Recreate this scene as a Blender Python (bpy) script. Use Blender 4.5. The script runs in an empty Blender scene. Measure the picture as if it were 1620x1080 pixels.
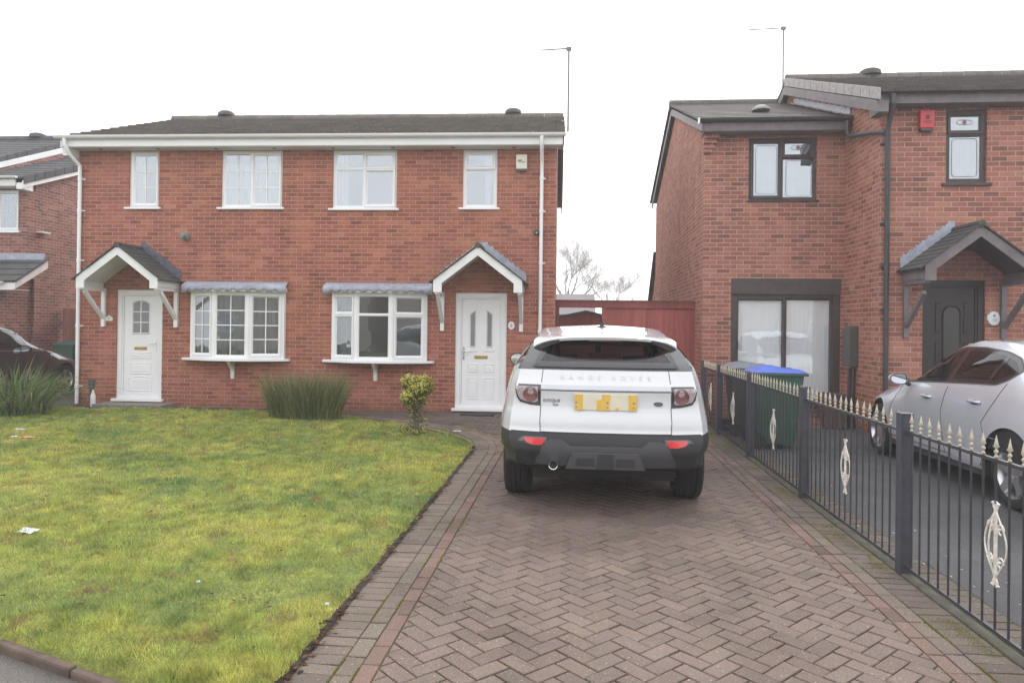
AX = ((0.9959764414, 0.0888261421, 0.0118677976), (-0.0113555613, -0.0062698617, 0.9999158665), (-0.0888930783, 0.9960274119, 0.0052359638))
SKYV, SUNV, HAZE, EXPO = 9.0, .8, .0030, 1.02
import bpy, bmesh, math, random
import numpy as np
from mathutils import Vector, Matrix
from mathutils.bvhtree import BVHTree
R = random.Random(7)
rad = math.radians
scn = bpy.context.scene
C = scn.collection

# ---------------------------------------------------------------- materials
class NT:
    def __init__(s, name):
        s.m = bpy.data.materials.new(name); s.m.use_nodes = True
        s.t = s.m.node_tree; s.n = s.t.nodes; s.l = s.t.links
        s.b = s.n['Principled BSDF']; s.out = s.n['Material Output']
    def add(s, typ, **k):
        n = s.n.new(typ)
        for a, v in k.items():
            if a.startswith('i_'):
                n.inputs[a[2:].replace('_', ' ')].default_value = v
            else: setattr(n, a, v)
        return n
    def link(s, a, b): s.l.new(a, b)
    def math(s, op, a, b=None, c=None):
        n = s.n.new('ShaderNodeMath'); n.operation = op
        for i, v in enumerate((a, b, c)):
            if v is None: continue
            if isinstance(v, (int, float)): n.inputs[i].default_value = v
            else: s.l.new(v, n.inputs[i])
        return n.outputs[0]
    def mix(s, f, a, b, typ='MIX'):
        n = s.n.new('ShaderNodeMix'); n.data_type = 'RGBA'; n.blend_type = typ
        for i, v in ((0, f), (6, a), (7, b)):
            if isinstance(v, (int, float)): n.inputs[i].default_value = v
            elif isinstance(v, tuple): n.inputs[i].default_value = (*v[:3], 1)
            else: s.l.new(v, n.inputs[i])
        return n.outputs[2]
    def ramp(s, f, stops, interp='LINEAR'):
        n = s.n.new('ShaderNodeValToRGB'); n.color_ramp.interpolation = interp
        el = n.color_ramp.elements
        while len(el) < len(stops): el.new(.5)
        for e, (p, c) in zip(el, stops):
            e.position = p; e.color = (*c, 1) if len(c) == 3 else c
        s.l.new(f, n.inputs[0]); return n.outputs[0]
    def noise(s, scale, vec=None, detail=4, rough=.6):
        n = s.n.new('ShaderNodeTexNoise'); n.inputs['Scale'].default_value = scale
        n.inputs['Detail'].default_value = detail; n.inputs['Roughness'].default_value = rough
        s.l.new(vec if vec is not None else s.obj(), n.inputs['Vector']); return n.outputs[0]
    def obj(s):
        if not hasattr(s, '_o'): s._o = s.n.new('ShaderNodeTexCoord').outputs['Object']
        return s._o
    def bump(s, h, strength=.3, dist=.01):
        n = s.n.new('ShaderNodeBump'); n.inputs['Strength'].default_value = strength
        n.inputs['Distance'].default_value = dist; s.l.new(h, n.inputs['Height'])
        s.l.new(n.outputs[0], s.b.inputs['Normal'])
    def col(s, c): 
        if isinstance(c, tuple): s.b.inputs['Base Color'].default_value = (*c[:3], 1)
        else: s.l.new(c, s.b.inputs['Base Color'])
    def rough(s, r):
        if isinstance(r, (int, float)): s.b.inputs['Roughness'].default_value = r
        else: s.l.new(r, s.b.inputs['Roughness'])

def plain(name, c, rough=.5, var=.12, scale=6, metal=0, coat=0, spec=None, bump=0):
    t = NT(name)
    n = t.noise(scale)
    a = tuple(x*(1-var) for x in c); b = tuple(min(1, x*(1+var)) for x in c)
    t.col(t.ramp(n, [(.3, a), (.7, b)])); t.rough(rough)
    t.b.inputs['Metallic'].default_value = metal
    t.b.inputs['Coat Weight'].default_value = coat
    t.b.inputs['Coat Roughness'].default_value = .04
    if spec is not None: t.b.inputs['Specular IOR Level'].default_value = spec
    if bump: t.bump(t.noise(scale*8), bump, .005)
    return t.m

def wall_uv(t):
    """(u, v) along a wall whichever way it faces"""
    g = t.add('ShaderNodeNewGeometry'); tc = t.obj()
    vt = t.n.new('ShaderNodeVectorTransform'); vt.vector_type = 'NORMAL'
    vt.convert_from = 'WORLD'; vt.convert_to = 'OBJECT'; t.link(g.outputs['True Normal'], vt.inputs[0])
    sn = t.add('ShaderNodeSeparateXYZ'); t.link(vt.outputs[0], sn.inputs[0])
    sp = t.add('ShaderNodeSeparateXYZ'); t.link(tc, sp.inputs[0])
    m = t.math('GREATER_THAN', t.math('ABSOLUTE', sn.outputs[0]), t.math('ABSOLUTE', sn.outputs[1]))
    u = t.math('ADD', t.math('MULTIPLY', sp.outputs[1], m), t.math('MULTIPLY', sp.outputs[0], t.math('SUBTRACT', 1.0, m)))
    return u, sp.outputs[2]

def brick(name, stops, mortar, patch=(1.0, .95, .9), patch_amt=.3, wseed=0.0):
    t = NT(name); u, v = wall_uv(t)
    row = t.math('FLOOR', t.math('DIVIDE', v, .075))
    off = t.math('MULTIPLY', t.math('MODULO', t.math('ABSOLUTE', row), 2.0), .1125)
    uu = t.math('ADD', u, off)
    col = t.math('FLOOR', t.math('DIVIDE', uu, .225))
    cv = t.add('ShaderNodeCombineXYZ'); t.link(col, cv.inputs[0]); t.link(row, cv.inputs[1]); cv.inputs[2].default_value = wseed
    wn = t.add('ShaderNodeTexWhiteNoise', noise_dimensions='3D'); t.link(cv.outputs[0], wn.inputs['Vector'])
    c = t.ramp(wn.outputs['Value'], stops)
    # distance to joints
    fu = t.math('ABSOLUTE', t.math('SUBTRACT', t.math('FRACT', t.math('DIVIDE', uu, .225)), .5))
    fv = t.math('ABSOLUTE', t.math('SUBTRACT', t.math('FRACT', t.math('DIVIDE', v, .075)), .5))
    du = t.math('MULTIPLY', t.math('SUBTRACT', .5, fu), .225)
    dv = t.math('MULTIPLY', t.math('SUBTRACT', .5, fv), .075)
    d = t.math('MINIMUM', du, dv)
    wob = t.math('MULTIPLY', t.math('SUBTRACT', t.noise(60), .5), .004)
    d = t.math('ADD', d, wob)
    mk = t.ramp(d, [(.0045, (1, 1, 1)), (.0075, (0, 0, 0))])
    fine = t.ramp(t.noise(55), [(.3, (.8, .8, .8)), (.7, (1.2, 1.2, 1.2))])
    c = t.mix(1.0, c, fine, 'MULTIPLY')
    big = t.ramp(t.noise(.55, detail=3), [(.42, (0, 0, 0)), (.62, (1, 1, 1))])
    c2 = t.mix(1.0, c, patch, 'MULTIPLY')
    c = t.mix(t.math('MULTIPLY', big, patch_amt), c, c2)
    stain = t.ramp(t.noise(2.2, detail=6), [(.35, (.86, .85, .85)), (.6, (1.05, 1.05, 1.05))])
    c = t.mix(1.0, c, stain, 'MULTIPLY')
    st = t.add('ShaderNodeCombineXYZ'); t.link(t.math('MULTIPLY', u, 2.6), st.inputs[0]); t.link(t.math('MULTIPLY', v, .35), st.inputs[1])
    c = t.mix(1.0, c, t.ramp(t.noise(1.0, st.outputs[0], 6), [(.34, (.80, .79, .78)), (.52, (1, 1, 1)), (.72, (1.10, 1.12, 1.12))]), 'MULTIPLY')
    # brick darker low down towards the ground
    low_dark = t.ramp(t.math('ADD', v, t.math('MULTIPLY', t.noise(3.0), .35)), [(.12, (.70, .74, .70)), (.42, (1, 1, 1))])
    mo = t.mix(1.0, mortar, t.ramp(t.noise(7), [(.3, (.8, .8, .8)), (.7, (1.1, 1.1, 1.1))]), 'MULTIPLY')
    c = t.mix(mk, c, mo); c = t.mix(1.0, c, low_dark, 'MULTIPLY')
    t.col(c); t.rough(.9)
    h = t.math('ADD', t.math('MULTIPLY', t.math('SUBTRACT', 1.0, mk), 1.0), t.math('MULTIPLY', t.noise(90), .35))
    t.bump(h, .7, .006)
    return t.m

def tiles(name, c, moss=(.10, .105, .05), moss_amt=.3, pitch=.3, spots=True):
    t = NT(name); u, v = wall_uv(t)
    f = t.math('ABSOLUTE', t.math('SUBTRACT', t.math('FRACT', t.math('DIVIDE', u, pitch)), .5))
    j = t.ramp(f, [(.47, (0, 0, 0)), (.49, (1, 1, 1))])
    n = t.noise(3.5, detail=6)
    base = t.ramp(n, [(.3, tuple(x*.72 for x in c)), (.7, tuple(x*1.35 for x in c))])
    mm = t.ramp(t.noise(1.3, detail=8, rough=.7), [(.48, (0, 0, 0)), (.68, (1, 1, 1))])
    base = t.mix(t.math('MULTIPLY', mm, moss_amt), base, moss)
    if spots:
        sp = t.ramp(t.noise(11, detail=2), [(.69, (0, 0, 0)), (.73, (1, 1, 1))])
        base = t.mix(t.math('MULTIPLY', sp, .6), base, (.34, .33, .24))
    base = t.mix(t.math('MULTIPLY', j, .6), base, tuple(x*.35 for x in c))
    t.col(base); t.rough(.85)
    t.bump(t.math('ADD', t.math('SUBTRACT', 1.0, j), t.math('MULTIPLY', t.noise(40), .5)), .5, .006)
    return t.m

def glass(name, tint=(.75, .8, .8), refl=.12, rough=.0, wavy=0):
    m = bpy.data.materials.new(name); m.use_nodes = True; nt = m.node_tree; nt.nodes.clear()
    o = nt.nodes.new('ShaderNodeOutputMaterial'); mx = nt.nodes.new('ShaderNodeMixShader')
    tr = nt.nodes.new('ShaderNodeBsdfTransparent'); tr.inputs[0].default_value = (*tint, 1)
    gl = nt.nodes.new('ShaderNodeBsdfGlossy'); gl.inputs['Roughness'].default_value = rough
    gl.inputs['Color'].default_value = (.95, .97, 1, 1)
    fr = nt.nodes.new('ShaderNodeLayerWeight'); fr.inputs[0].default_value = .5
    pw = nt.nodes.new('ShaderNodeMath'); pw.operation = 'POWER'; pw.inputs[1].default_value = 4.5; nt.links.new(fr.outputs['Facing'], pw.inputs[0])
    a = nt.nodes.new('ShaderNodeMath'); a.operation = 'MULTIPLY_ADD'; a.use_clamp = True; a.inputs[1].default_value = 1-refl; a.inputs[2].default_value = refl
    nt.links.new(pw.outputs[0], a.inputs[0]); nt.links.new(a.outputs[0], mx.inputs[0])
    nt.links.new(tr.outputs[0], mx.inputs[1]); nt.links.new(gl.outputs[0], mx.inputs[2]); nt.links.new(mx.outputs[0], o.inputs[0])
    if wavy:
        tc = nt.nodes.new('ShaderNodeTexCoord'); n = nt.nodes.new('ShaderNodeTexNoise'); n.inputs['Scale'].default_value = 2.2
        b = nt.nodes.new('ShaderNodeBump'); b.inputs['Strength'].default_value = wavy; b.inputs['Distance'].default_value = .02
        nt.links.new(tc.outputs['Object'], n.inputs[0]); nt.links.new(n.outputs[0], b.inputs['Height']); nt.links.new(b.outputs[0], gl.inputs['Normal'])
    return m

def cloth(name, c, tr=.35):
    t = NT(name); t.col(c); t.rough(.9)
    mx = t.n.new('ShaderNodeMixShader'); tl = t.n.new('ShaderNodeBsdfTranslucent'); tl.inputs[0].default_value = (*c, 1)
    mx.inputs[0].default_value = tr; t.link(t.b.outputs[0], mx.inputs[1]); t.link(tl.outputs[0], mx.inputs[2]); t.link(mx.outputs[0], t.out.inputs[0])
    return t.m

def attr_mat(name, rough=.8, spec=.3, transl=0, noise=0, mulc=None, bump=0, tex=None):
    t = NT(name); a = t.add('ShaderNodeAttribute', attribute_name='Col')
    c = a.outputs['Color']
    if noise: c = t.mix(1.0, c, t.ramp(t.noise(noise, detail=6), [(.3, (.72, .72, .72)), (.7, (1.25, 1.25, 1.25))]), 'MULTIPLY')
    if tex: c = tex(t, c)
    t.col(c); t.rough(rough); t.b.inputs['Specular IOR Level'].default_value = spec
    if bump: t.bump(t.noise(120), bump, .004)
    if transl:
        mx = t.n.new('ShaderNodeMixShader'); tl = t.n.new('ShaderNodeBsdfTranslucent'); t.link(c, tl.inputs[0])
        mx.inputs[0].default_value = transl; t.link(t.b.outputs[0], mx.inputs[1]); t.link(tl.outputs[0], mx.inputs[2]); t.link(mx.outputs[0], t.out.inputs[0])
    return t.m

M = {}
M['brick'] = brick('brick_red', [(0, (.225, .070, .048)), (.12, (.27, .085, .058)), (.5, (.32, .104, .070)), (.85, (.355, .120, .080)), (1, (.39, .15, .10))], (.42, .255, .185), (1.12, 1.25, 1.05), .5)
M['brick_multi'] = brick('brick_multi', [(0, (.19, .082, .064)), (.10, (.24, .095, .070)), (.25, (.30, .112, .080)), (.6, (.345, .130, .093)), (1, (.39, .17, .125))], (.45, .31, .25), (1.1, 1.22, 1.1), .4, 3.0)
M['brick_side'] = brick('brick_orange', [(0, (.20, .066, .045)), (.15, (.29, .098, .062)), (.6, (.35, .125, .08)), (1, (.40, .165, .115))], (.43, .30, .23), (1.05, 1.1, 1.0), .3, 5.0)
M['brick_old'] = brick('brick_brown', [(0, (.15, .06, .05)), (.5, (.24, .09, .07)), (1, (.32, .14, .11))], (.38, .27, .22), (1, 1, 1), .2, 9.0)
M['tile'] = tiles('roof_tile', (.095, .083, .078))
M['tile_mossy'] = tiles('roof_tile_mossy', (.125, .108, .098), (.15, .15, .075), .5)
M['tile_slate'] = tiles('roof_tile_slate', (.060, .060, .066), moss_amt=.12, spots=False)
M['tile_porch'] = tiles('porch_tile', (.055, .054, .055), (.13, .13, .05), .35, pitch=.24, spots=False)
M['upvc'] = plain('white_plastic', (.80, .80, .81), .35, .03, 3)
M['paintwhite'] = plain('white_painted_wood', (.74, .74, .73), .5, .06, 5)
M['soffit'] = plain('soffit_board', (.62, .62, .62), .5, .05, 3)
M['brown'] = plain('brown_stained_wood', (.060, .042, .042), .55, .25, 8)
M['browngrey'] = plain('weathered_brown_board', (.16, .135, .14), .6, .2, 8)
M['darkdoor'] = plain('dark_brown_door_paint', (.028, .02, .02), .35, .2, 6)
M['blackgut'] = plain('black_plastic_pipe', (.045, .045, .05), .4, .15, 6)
M['lead'] = plain('lead_flashing', (.34, .36, .43), .55, .22, 9)
M['mortar'] = plain('verge_mortar', (.34, .32, .31), .9, .2, 12)
M['glass'] = glass('window_glass', (.8, .85, .86), .22, wavy=.12)
M['glass_low'] = glass('window_glass_low', (.62, .66, .66), .15, wavy=.16)
M['glass_obs'] = glass('obscure_glass', (.5, .52, .52), .1, .25)
M['net'] = cloth('net_curtain', (.78, .80, .82), .4)
M['blind'] = cloth('pale_blind', (.50, .57, .60), .3)
M['curtain'] = cloth('cream_curtain', (.70, .69, .66), .3)
M['glass_patio'] = glass('patio_glass', (.98, .99, .99), .12, wavy=.10); M['blind_bright'] = cloth('white_blind', (.92, .93, .95), .12)
M['room'] = plain('room_wall', (.33, .33, .33), .9, .05, 2)
M['room_pale'] = plain('pale_room_wall', (.62, .66, .70), .9, .03, 2)
M['dark'] = plain('dark_interior', (.02, .02, .022), .8, .1, 4)
M['brass'] = plain('brass', (.55, .40, .14), .3, .1, 10, metal=.9)
M['chrome'] = plain('chrome', (.72, .73, .75), .15, .03, 5, metal=1)
M['mast'] = plain('dull_aluminium', (.20, .20, .21), .6, .1, 9)
M['steel'] = plain('galvanised_steel', (.42, .42, .43), .4, .1, 9, metal=.8)
M['redfence'] = None
def wood(name, c, pitch=.1, axis=0, knots=False):
    t = NT(name); u, v = wall_uv(t)
    cell = t.math('FLOOR', t.math('DIVIDE', u, pitch))
    wn = t.add('ShaderNodeTexWhiteNoise', noise_dimensions='1D'); t.link(cell, wn.inputs['W'])
    cv = t.add('ShaderNodeCombineXYZ'); t.link(t.math('MULTIPLY', u, 14.0), cv.inputs[0]); t.link(t.math('MULTIPLY', v, .9), cv.inputs[2]); t.link(cell, cv.inputs[1])
    g = t.noise(3.0, cv.outputs[0], 5)
    s1 = t.ramp(wn.outputs[0], [(0, tuple(x*.82 for x in c)), (1, tuple(x*1.18 for x in c))])
    s2 = t.ramp(g, [(.3, (.72, .72, .72)), (.7, (1.2, 1.2, 1.2))])
    cc = t.mix(1.0, s1, s2, 'MULTIPLY')
    t.col(cc); t.rough(.75); t.bump(g, .3, .004); return t.m
M['redfence'] = wood('red_stained_timber', (.33, .085, .072), .1)
M['reddark'] = wood('red_stained_rail', (.22, .058, .05), .5)
M['oldfence'] = wood('faded_red_timber', (.36, .17, .14), .15)
M['rail'] = plain('slate_grey_painted_steel', (.055, .057, .075), .45, .2, 12)
M['bar'] = plain('black_painted_iron', (.035, .035, .04), .5, .2, 12)
M['finial'] = plain('worn_cream_gold_paint', (.47, .42, .33), .45, .35, 40)
M['ornament'] = plain('cream_painted_iron', (.66, .62, .56), .5, .22, 30)

# ---------------------------------------------------------------- mesh helpers
class MB:
    def __init__(s): s.v = []; s.f = []; s.c = []; s.mi = []; s.k = 0
    def add(s, vs, fs, col=None):
        n = len(s.v); s.v += [tuple(v) for v in vs]
        for f in fs: s.f.append(tuple(i+n for i in f)); s.c.append(col); s.mi.append(s.k)
    def box(s, x0, x1, y0, y1, z0, z1, col=None):
        s.add([(x, y, z) for x in (x0, x1) for y in (y0, y1) for z in (z0, z1)],
              [(0, 1, 3, 2), (4, 6, 7, 5), (0, 4, 5, 1), (2, 3, 7, 6), (0, 2, 6, 4), (1, 5, 7, 3)], col)
    def obox(s, o, ex, ey, ez, a0, a1, b0, b1, c0, c1, col=None):
        o, ex, ey, ez = map(Vector, (o, ex, ey, ez))
        s.add([o+ex*x+ey*y+ez*z for x in (a0, a1) for y in (b0, b1) for z in (c0, c1)],
              [(0, 1, 3, 2), (4, 6, 7, 5), (0, 4, 5, 1), (2, 3, 7, 6), (0, 2, 6, 4), (1, 5, 7, 3)], col)
    def prism(s, poly, axis, a0, a1, col=None):
        """poly in the two other axes (in order), extruded along axis"""
        def P(p, a):
            if axis == 0: return (a, p[0], p[1])
            if axis == 1: return (p[0], a, p[1])
            return (p[0], p[1], a)
        n = len(poly); vs = [P(p, a0) for p in poly]+[P(p, a1) for p in poly]
        fs = [tuple(range(n)), tuple(range(2*n-1, n-1, -1))]+[(i, (i+1) % n, n+(i+1) % n, n+i) for i in range(n)]
        s.add(vs, fs, col)
    def tube(s, pts, r, n=8, col=None, caps=True):
        pts = [Vector(p) for p in pts]; rs = r if isinstance(r, (list, tuple)) else [r]*len(pts)
        vs = []; up = Vector((0, 0, 1)); prev = None
        for i, p in enumerate(pts):
            d = (pts[min(i+1, len(pts)-1)]-pts[max(i-1, 0)]).normalized()
            if prev is None:
                a = d.cross(up); a = a if a.length > .05 else d.cross(Vector((1, 0, 0)))
            else: a = prev-d*prev.dot(d)
            a.normalize(); b = d.cross(a); prev = a
            vs += [p+(a*math.cos(2*math.pi*k/n)+b*math.sin(2*math.pi*k/n))*rs[i] for k in range(n)]
        fs = [(i*n+k, i*n+(k+1) % n, (i+1)*n+(k+1) % n, (i+1)*n+k) for i in range(len(pts)-1) for k in range(n)]
        if caps: fs += [tuple(range(n)), tuple(range(len(vs)-1, len(vs)-n-1, -1))]
        s.add(vs, fs, col)
    def lathe(s, prof, o=(0, 0, 0), axis=2, n=16, col=None, cap=True):
        vs = []
        for r, h in prof:
            for k in range(n):
                a = 2*math.pi*k/n; p = (r*math.cos(a), r*math.sin(a), h)
                p = {2: p, 0: (p[2], p[0], p[1]), 1: (p[0], p[2], p[1])}[axis]
                vs.append((p[0]+o[0], p[1]+o[1], p[2]+o[2]))
        m = len(prof)
        fs = [(i*n+k, i*n+(k+1) % n, (i+1)*n+(k+1) % n, (i+1)*n+k) for i in range(m-1) for k in range(n)]
        if cap and prof[0][0] > 1e-6: fs.append(tuple(range(n)))
        if cap and prof[-1][0] > 1e-6: fs.append(tuple(range(m*n-1, m*n-n-1, -1)))
        s.add(vs, fs, col)
    def build(s, name, mat, parent=None, smooth=False, world=False, bevel=0, angle=35, doubles=True):
        me = bpy.data.meshes.new(name)
        vs = s.v
        if world and parent is not None:
            inv = root_matrix(parent).inverted(); vs = [inv @ Vector(v) for v in vs]
        me.from_pydata(vs, [], s.f)
        mats = mat if isinstance(mat, (list, tuple)) else [mat]
        for m in mats: me.materials.append(m)
        if len(mats) > 1: me.polygons.foreach_set('material_index', s.mi)
        if any(c is not None for c in s.c):
            a = me.color_attributes.new('Col', 'FLOAT_COLOR', 'CORNER'); arr = []
            for f, c in zip(s.f, s.c):
                c = c or (1, 1, 1)
                for _ in f: arr += [c[0], c[1], c[2], 1]
            a.data.foreach_set('color', arr)
        if len(s.v) < 60000:
            bm = bmesh.new(); bm.from_mesh(me)
            if doubles: bmesh.ops.remove_doubles(bm, verts=bm.verts, dist=1e-5)
            if doubles: bmesh.ops.recalc_face_normals(bm, faces=bm.faces)
            bm.to_mesh(me); bm.free()
        if smooth:
            me.polygons.foreach_set('use_smooth', [True]*len(me.polygons)); me.set_sharp_from_angle(angle=rad(angle))
        me.update()
        o = bpy.data.objects.new(name, me); C.objects.link(o)
        if parent is not None: o.parent = parent
        if bevel:
            b = o.modifiers.new('bevel', 'BEVEL'); b.width = bevel; b.segments = 2; b.limit_method = 'ANGLE'; b.angle_limit = rad(40); b.harden_normals = False
        return o

def root_matrix(o):
    while o.parent is not None: o = o.parent
    return Matrix.LocRotScale(o.location, o.rotation_euler, o.scale)
def tag(o, label=None, cat=None, group=None, kind=None):
    if label: o['label'] = label
    if cat: o['category'] = cat
    if group: o['group'] = group
    if kind: o['kind'] = kind
    return o
def thing(name, label, cat, loc=(0, 0, 0), rz=0, group=None):
    o = bpy.data.objects.new(name, None); C.objects.link(o); o.empty_display_size = .2
    o.location = loc; o.rotation_euler = (0, 0, rz); return tag(o, label, cat, group)
def copy_tree(o, parent=None):
    c = o.copy(); C.objects.link(c); c.parent = parent
    for ch in list(o.children): copy_tree(ch, c)
    return c
def structure(name, mb, mat, **k): return tag(mb.build(name, mat, None, **k), kind='structure')

# ---------------------------------------------------------------- building helpers
def wall_panel(mb, axis, p0, thick, a0, a1, z0, z1, holes, reveal=.1):
    """wall in plane axis=const p0 (outer face), inner face p0+thick; holes (a0,a1,z0,z1)"""
    As = sorted({a0, a1, *[h[0] for h in holes], *[h[1] for h in holes]})
    Zs = sorted({z0, z1, *[h[2] for h in holes], *[h[3] for h in holes]})
    def P(a, d, z): return (a, d, z) if axis == 1 else (d, a, z)
    def solid(i, j):
        if i < 0 or j < 0 or i >= len(As)-1 or j >= len(Zs)-1: return False
        ca, cz = (As[i]+As[i+1])/2, (Zs[j]+Zs[j+1])/2
        return not any(h[0] < ca < h[1] and h[2] < cz < h[3] for h in holes)
    for i in range(len(As)-1):
        for j in range(len(Zs)-1):
            if not solid(i, j): continue
            A0, A1, Z0, Z1 = As[i], As[i+1], Zs[j], Zs[j+1]; q = p0+thick
            mb.add([P(A0, p0, Z0), P(A1, p0, Z0), P(A1, p0, Z1), P(A0, p0, Z1)], [(0, 1, 2, 3)])
            mb.add([P(A0, q, Z0), P(A1, q, Z0), P(A1, q, Z1), P(A0, q, Z1)], [(3, 2, 1, 0)])
            if not solid(i-1, j): mb.add([P(A0, p0, Z0), P(A0, q, Z0), P(A0, q, Z1), P(A0, p0, Z1)], [(0, 1, 2, 3)])
            if not solid(i+1, j): mb.add([P(A1, p0, Z0), P(A1, q, Z0), P(A1, q, Z1), P(A1, p0, Z1)], [(0, 1, 2, 3)])
            if not solid(i, j-1): mb.add([P(A0, p0, Z0), P(A1, p0, Z0), P(A1, q, Z0), P(A0, q, Z0)], [(0, 1, 2, 3)])
            if not solid(i, j+1): mb.add([P(A0, p0, Z1), P(A1, p0, Z1), P(A1, q, Z1), P(A0, q, Z1)], [(0, 1, 2, 3)])

class Fr:
    """facet frame: origin, direction along the facet; depth d is outward (towards -y for e=+x)"""
    def __init__(s, o, ang=0): s.o = Vector(o); s.e = Vector((math.cos(ang), math.sin(ang), 0)); s.n = Vector((math.sin(ang), -math.cos(ang), 0))
    def box(s, mb, u0, u1, z0, z1, d0, d1): mb.obox(s.o, s.e, Vector((0, 0, 1)), s.n, u0, u1, z0, z1, d0, d1)
    def pt(s, u, z, d): return s.o+s.e*u+Vector((0, 0, z))+s.n*d
    def ring(s, mb, u0, u1, z0, z1, w, d0, d1):
        s.box(mb, u0, u0+w, z0, z1, d0, d1); s.box(mb, u1-w, u1, z0, z1, d0, d1)
        s.box(mb, u0+w, u1-w, z0, z0+w, d0, d1); s.box(mb, u0+w, u1-w, z1-w, z1, d0, d1)
    def bezel(s, mb, u0, u1, z0, z1, w, d0, d1):
        """chamfered sash ring"""
        O = [(u0, z0), (u1, z0), (u1, z1), (u0, z1)]; I = [(u0+w, z0+w), (u1-w, z0+w), (u1-w, z1-w), (u0+w, z1-w)]
        k = w*.45; Mi = [(u0+k, z0+k), (u1-k, z0+k), (u1-k, z1-k), (u0+k, z1-k)]
        vs = [s.pt(*p, d0) for p in O]+[s.pt(*p, d1) for p in O]+[s.pt(*p, d1) for p in Mi]+[s.pt(*p, d0+.004) for p in I]+[s.pt(*p, d0) for p in I]
        fs = []
        for L in range(4): fs += [(L*4+i, L*4+(i+1) % 4, (L+1)*4+(i+1) % 4, (L+1)*4+i) for i in range(4)]
        fs += [(16+i, 16+(i+1) % 4, (i+1) % 4, i) for i in range(4)]
        mb.add(vs, fs)

def lights(fr, cells, fm, gm, bm_, depth=0.0, fixed=.035, sash=.062):
    """cells: (u0,u1,z0,z1,kind,(cols,rows))"""
    for (u0, u1, z0, z1, kind, bars) in cells:
        w = sash if kind == 's' else fixed
        if kind == 's': fr.bezel(fm, u0+.003, u1-.003, z0+.003, z1-.003, w, depth-.03, depth+.018)
        else: fr.bezel(fm, u0, u1, z0, z1, w, depth-.03, depth-.004)
        a0, a1, b0, b1 = u0+w, u1-w, z0+w, z1-w
        fr.box(gm, a0-.006, a1+.006, b0-.006, b1+.006, depth-.024, depth-.018)
        if bars:
            cx, cz = bars
            for i in range(1, cx): 
                u = a0+(a1-a0)*i/cx; fr.box(bm_, u-.009, u+.009, b0, b1, depth-.0175, depth-.010)
            for j in range(1, cz):
                z = b0+(b1-b0)*j/cz; fr.box(bm_, a0, a1, z-.009, z+.009, depth-.0174, depth-.0095)

def wavy_sheet(mb, fr, u0, u1, z0, z1, d, amp=.02, wl=.11, seed=0, taper=0):
    rr = random.Random(seed); n = max(6, int((u1-u0)/.012)); ph = rr.random()*6
    vs = []; 
    for j in range(5):
        z = z0+(z1-z0)*j/4; sh = taper*(1-j/4)
        for i in range(n+1):
            u = u0+(u1-u0)*i/n
            dd = d+amp*math.sin(2*math.pi*u/wl+ph+.8*math.sin(u*9+ph))+amp*.3*math.sin(u*61+j)
            vs.append(fr.pt(u+sh*(u-u0)/(u1-u0), z, dd))
    mb.add(vs, [(j*(n+1)+i, j*(n+1)+i+1, (j+1)*(n+1)+i+1, (j+1)*(n+1)+i) for j in range(4) for i in range(n)])
def blinds(mb, fr, u0, u1, z0, z1, d, w=.089, ang=.6):
    u = u0
    while u < u1:
        c, s = math.cos(ang)*w/2, math.sin(ang)*w/2; m = u+w/2
        mb.add([fr.pt(m-c, z0, d-s), fr.pt(m, z0, d+.006), fr.pt(m+c, z0, d+s), fr.pt(m-c, z1, d-s), fr.pt(m, z1, d+.006), fr.pt(m+c, z1, d+s)], [(0, 1, 4, 3), (1, 2, 5, 4)])
        u += w*.86

def window(parent, fr, W, H, cells, fmat, gmat, label=None, sill=None, sillmat=None, inner=None, room=True, pane_name='pane', roommat=None, depth=-.04, fixed=.035, sash=.062, outer=.035):
    fm, gm, bb = MB(), MB(), MB()
    fr.ring(fm, 0, W, 0, H, outer, depth-.06, depth+.0)
    lights(fr, [(u0*(W-2*outer)+outer, u1*(W-2*outer)+outer, z0*(H-2*outer)+outer, z1*(H-2*outer)+outer, k, b) for u0, u1, z0, z1, k, b in cells], fm, gm, bb, depth, fixed, sash)
    w = fm.build('window', fmat, parent)
    gm.build(pane_name, gmat, w)
    if bb.v: bb.build('glazing_bars', M['upvc'], w)
    if sill:
        a, b, out, th = sill
        m = MB(); fr.box(m, -a, W+b, -th, 0.004, -.1, out); m.build('sill', sillmat or fmat, w, bevel=.006)
    if inner:
        for kind, mat, args in inner:
            m = MB()
            if kind == 'net': wavy_sheet(m, fr, *args)
            else: blinds(m, fr, *args)
            m.build('net_curtain' if mat is M['net'] else ('blind' if kind == 'blind' else 'curtain'), mat, w, smooth=True, angle=60, doubles=False)
    if room:
        m = MB(); d = -.9
        q = [(-.15, -.3), (W+.15, -.3), (W+.15, H+.15), (-.15, H+.15)]
        vs = [fr.pt(u, z, d) for u, z in q]+[fr.pt(u, z, -.22) for u, z in q]
        m.add(vs, [(0, 1, 2, 3)]+[(i, (i+1) % 4, 4+(i+1) % 4, 4+i) for i in range(4)])
        m.build('room_backing', roommat or M['room'], w)
    if label: w['label'] = label
    return w

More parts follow.
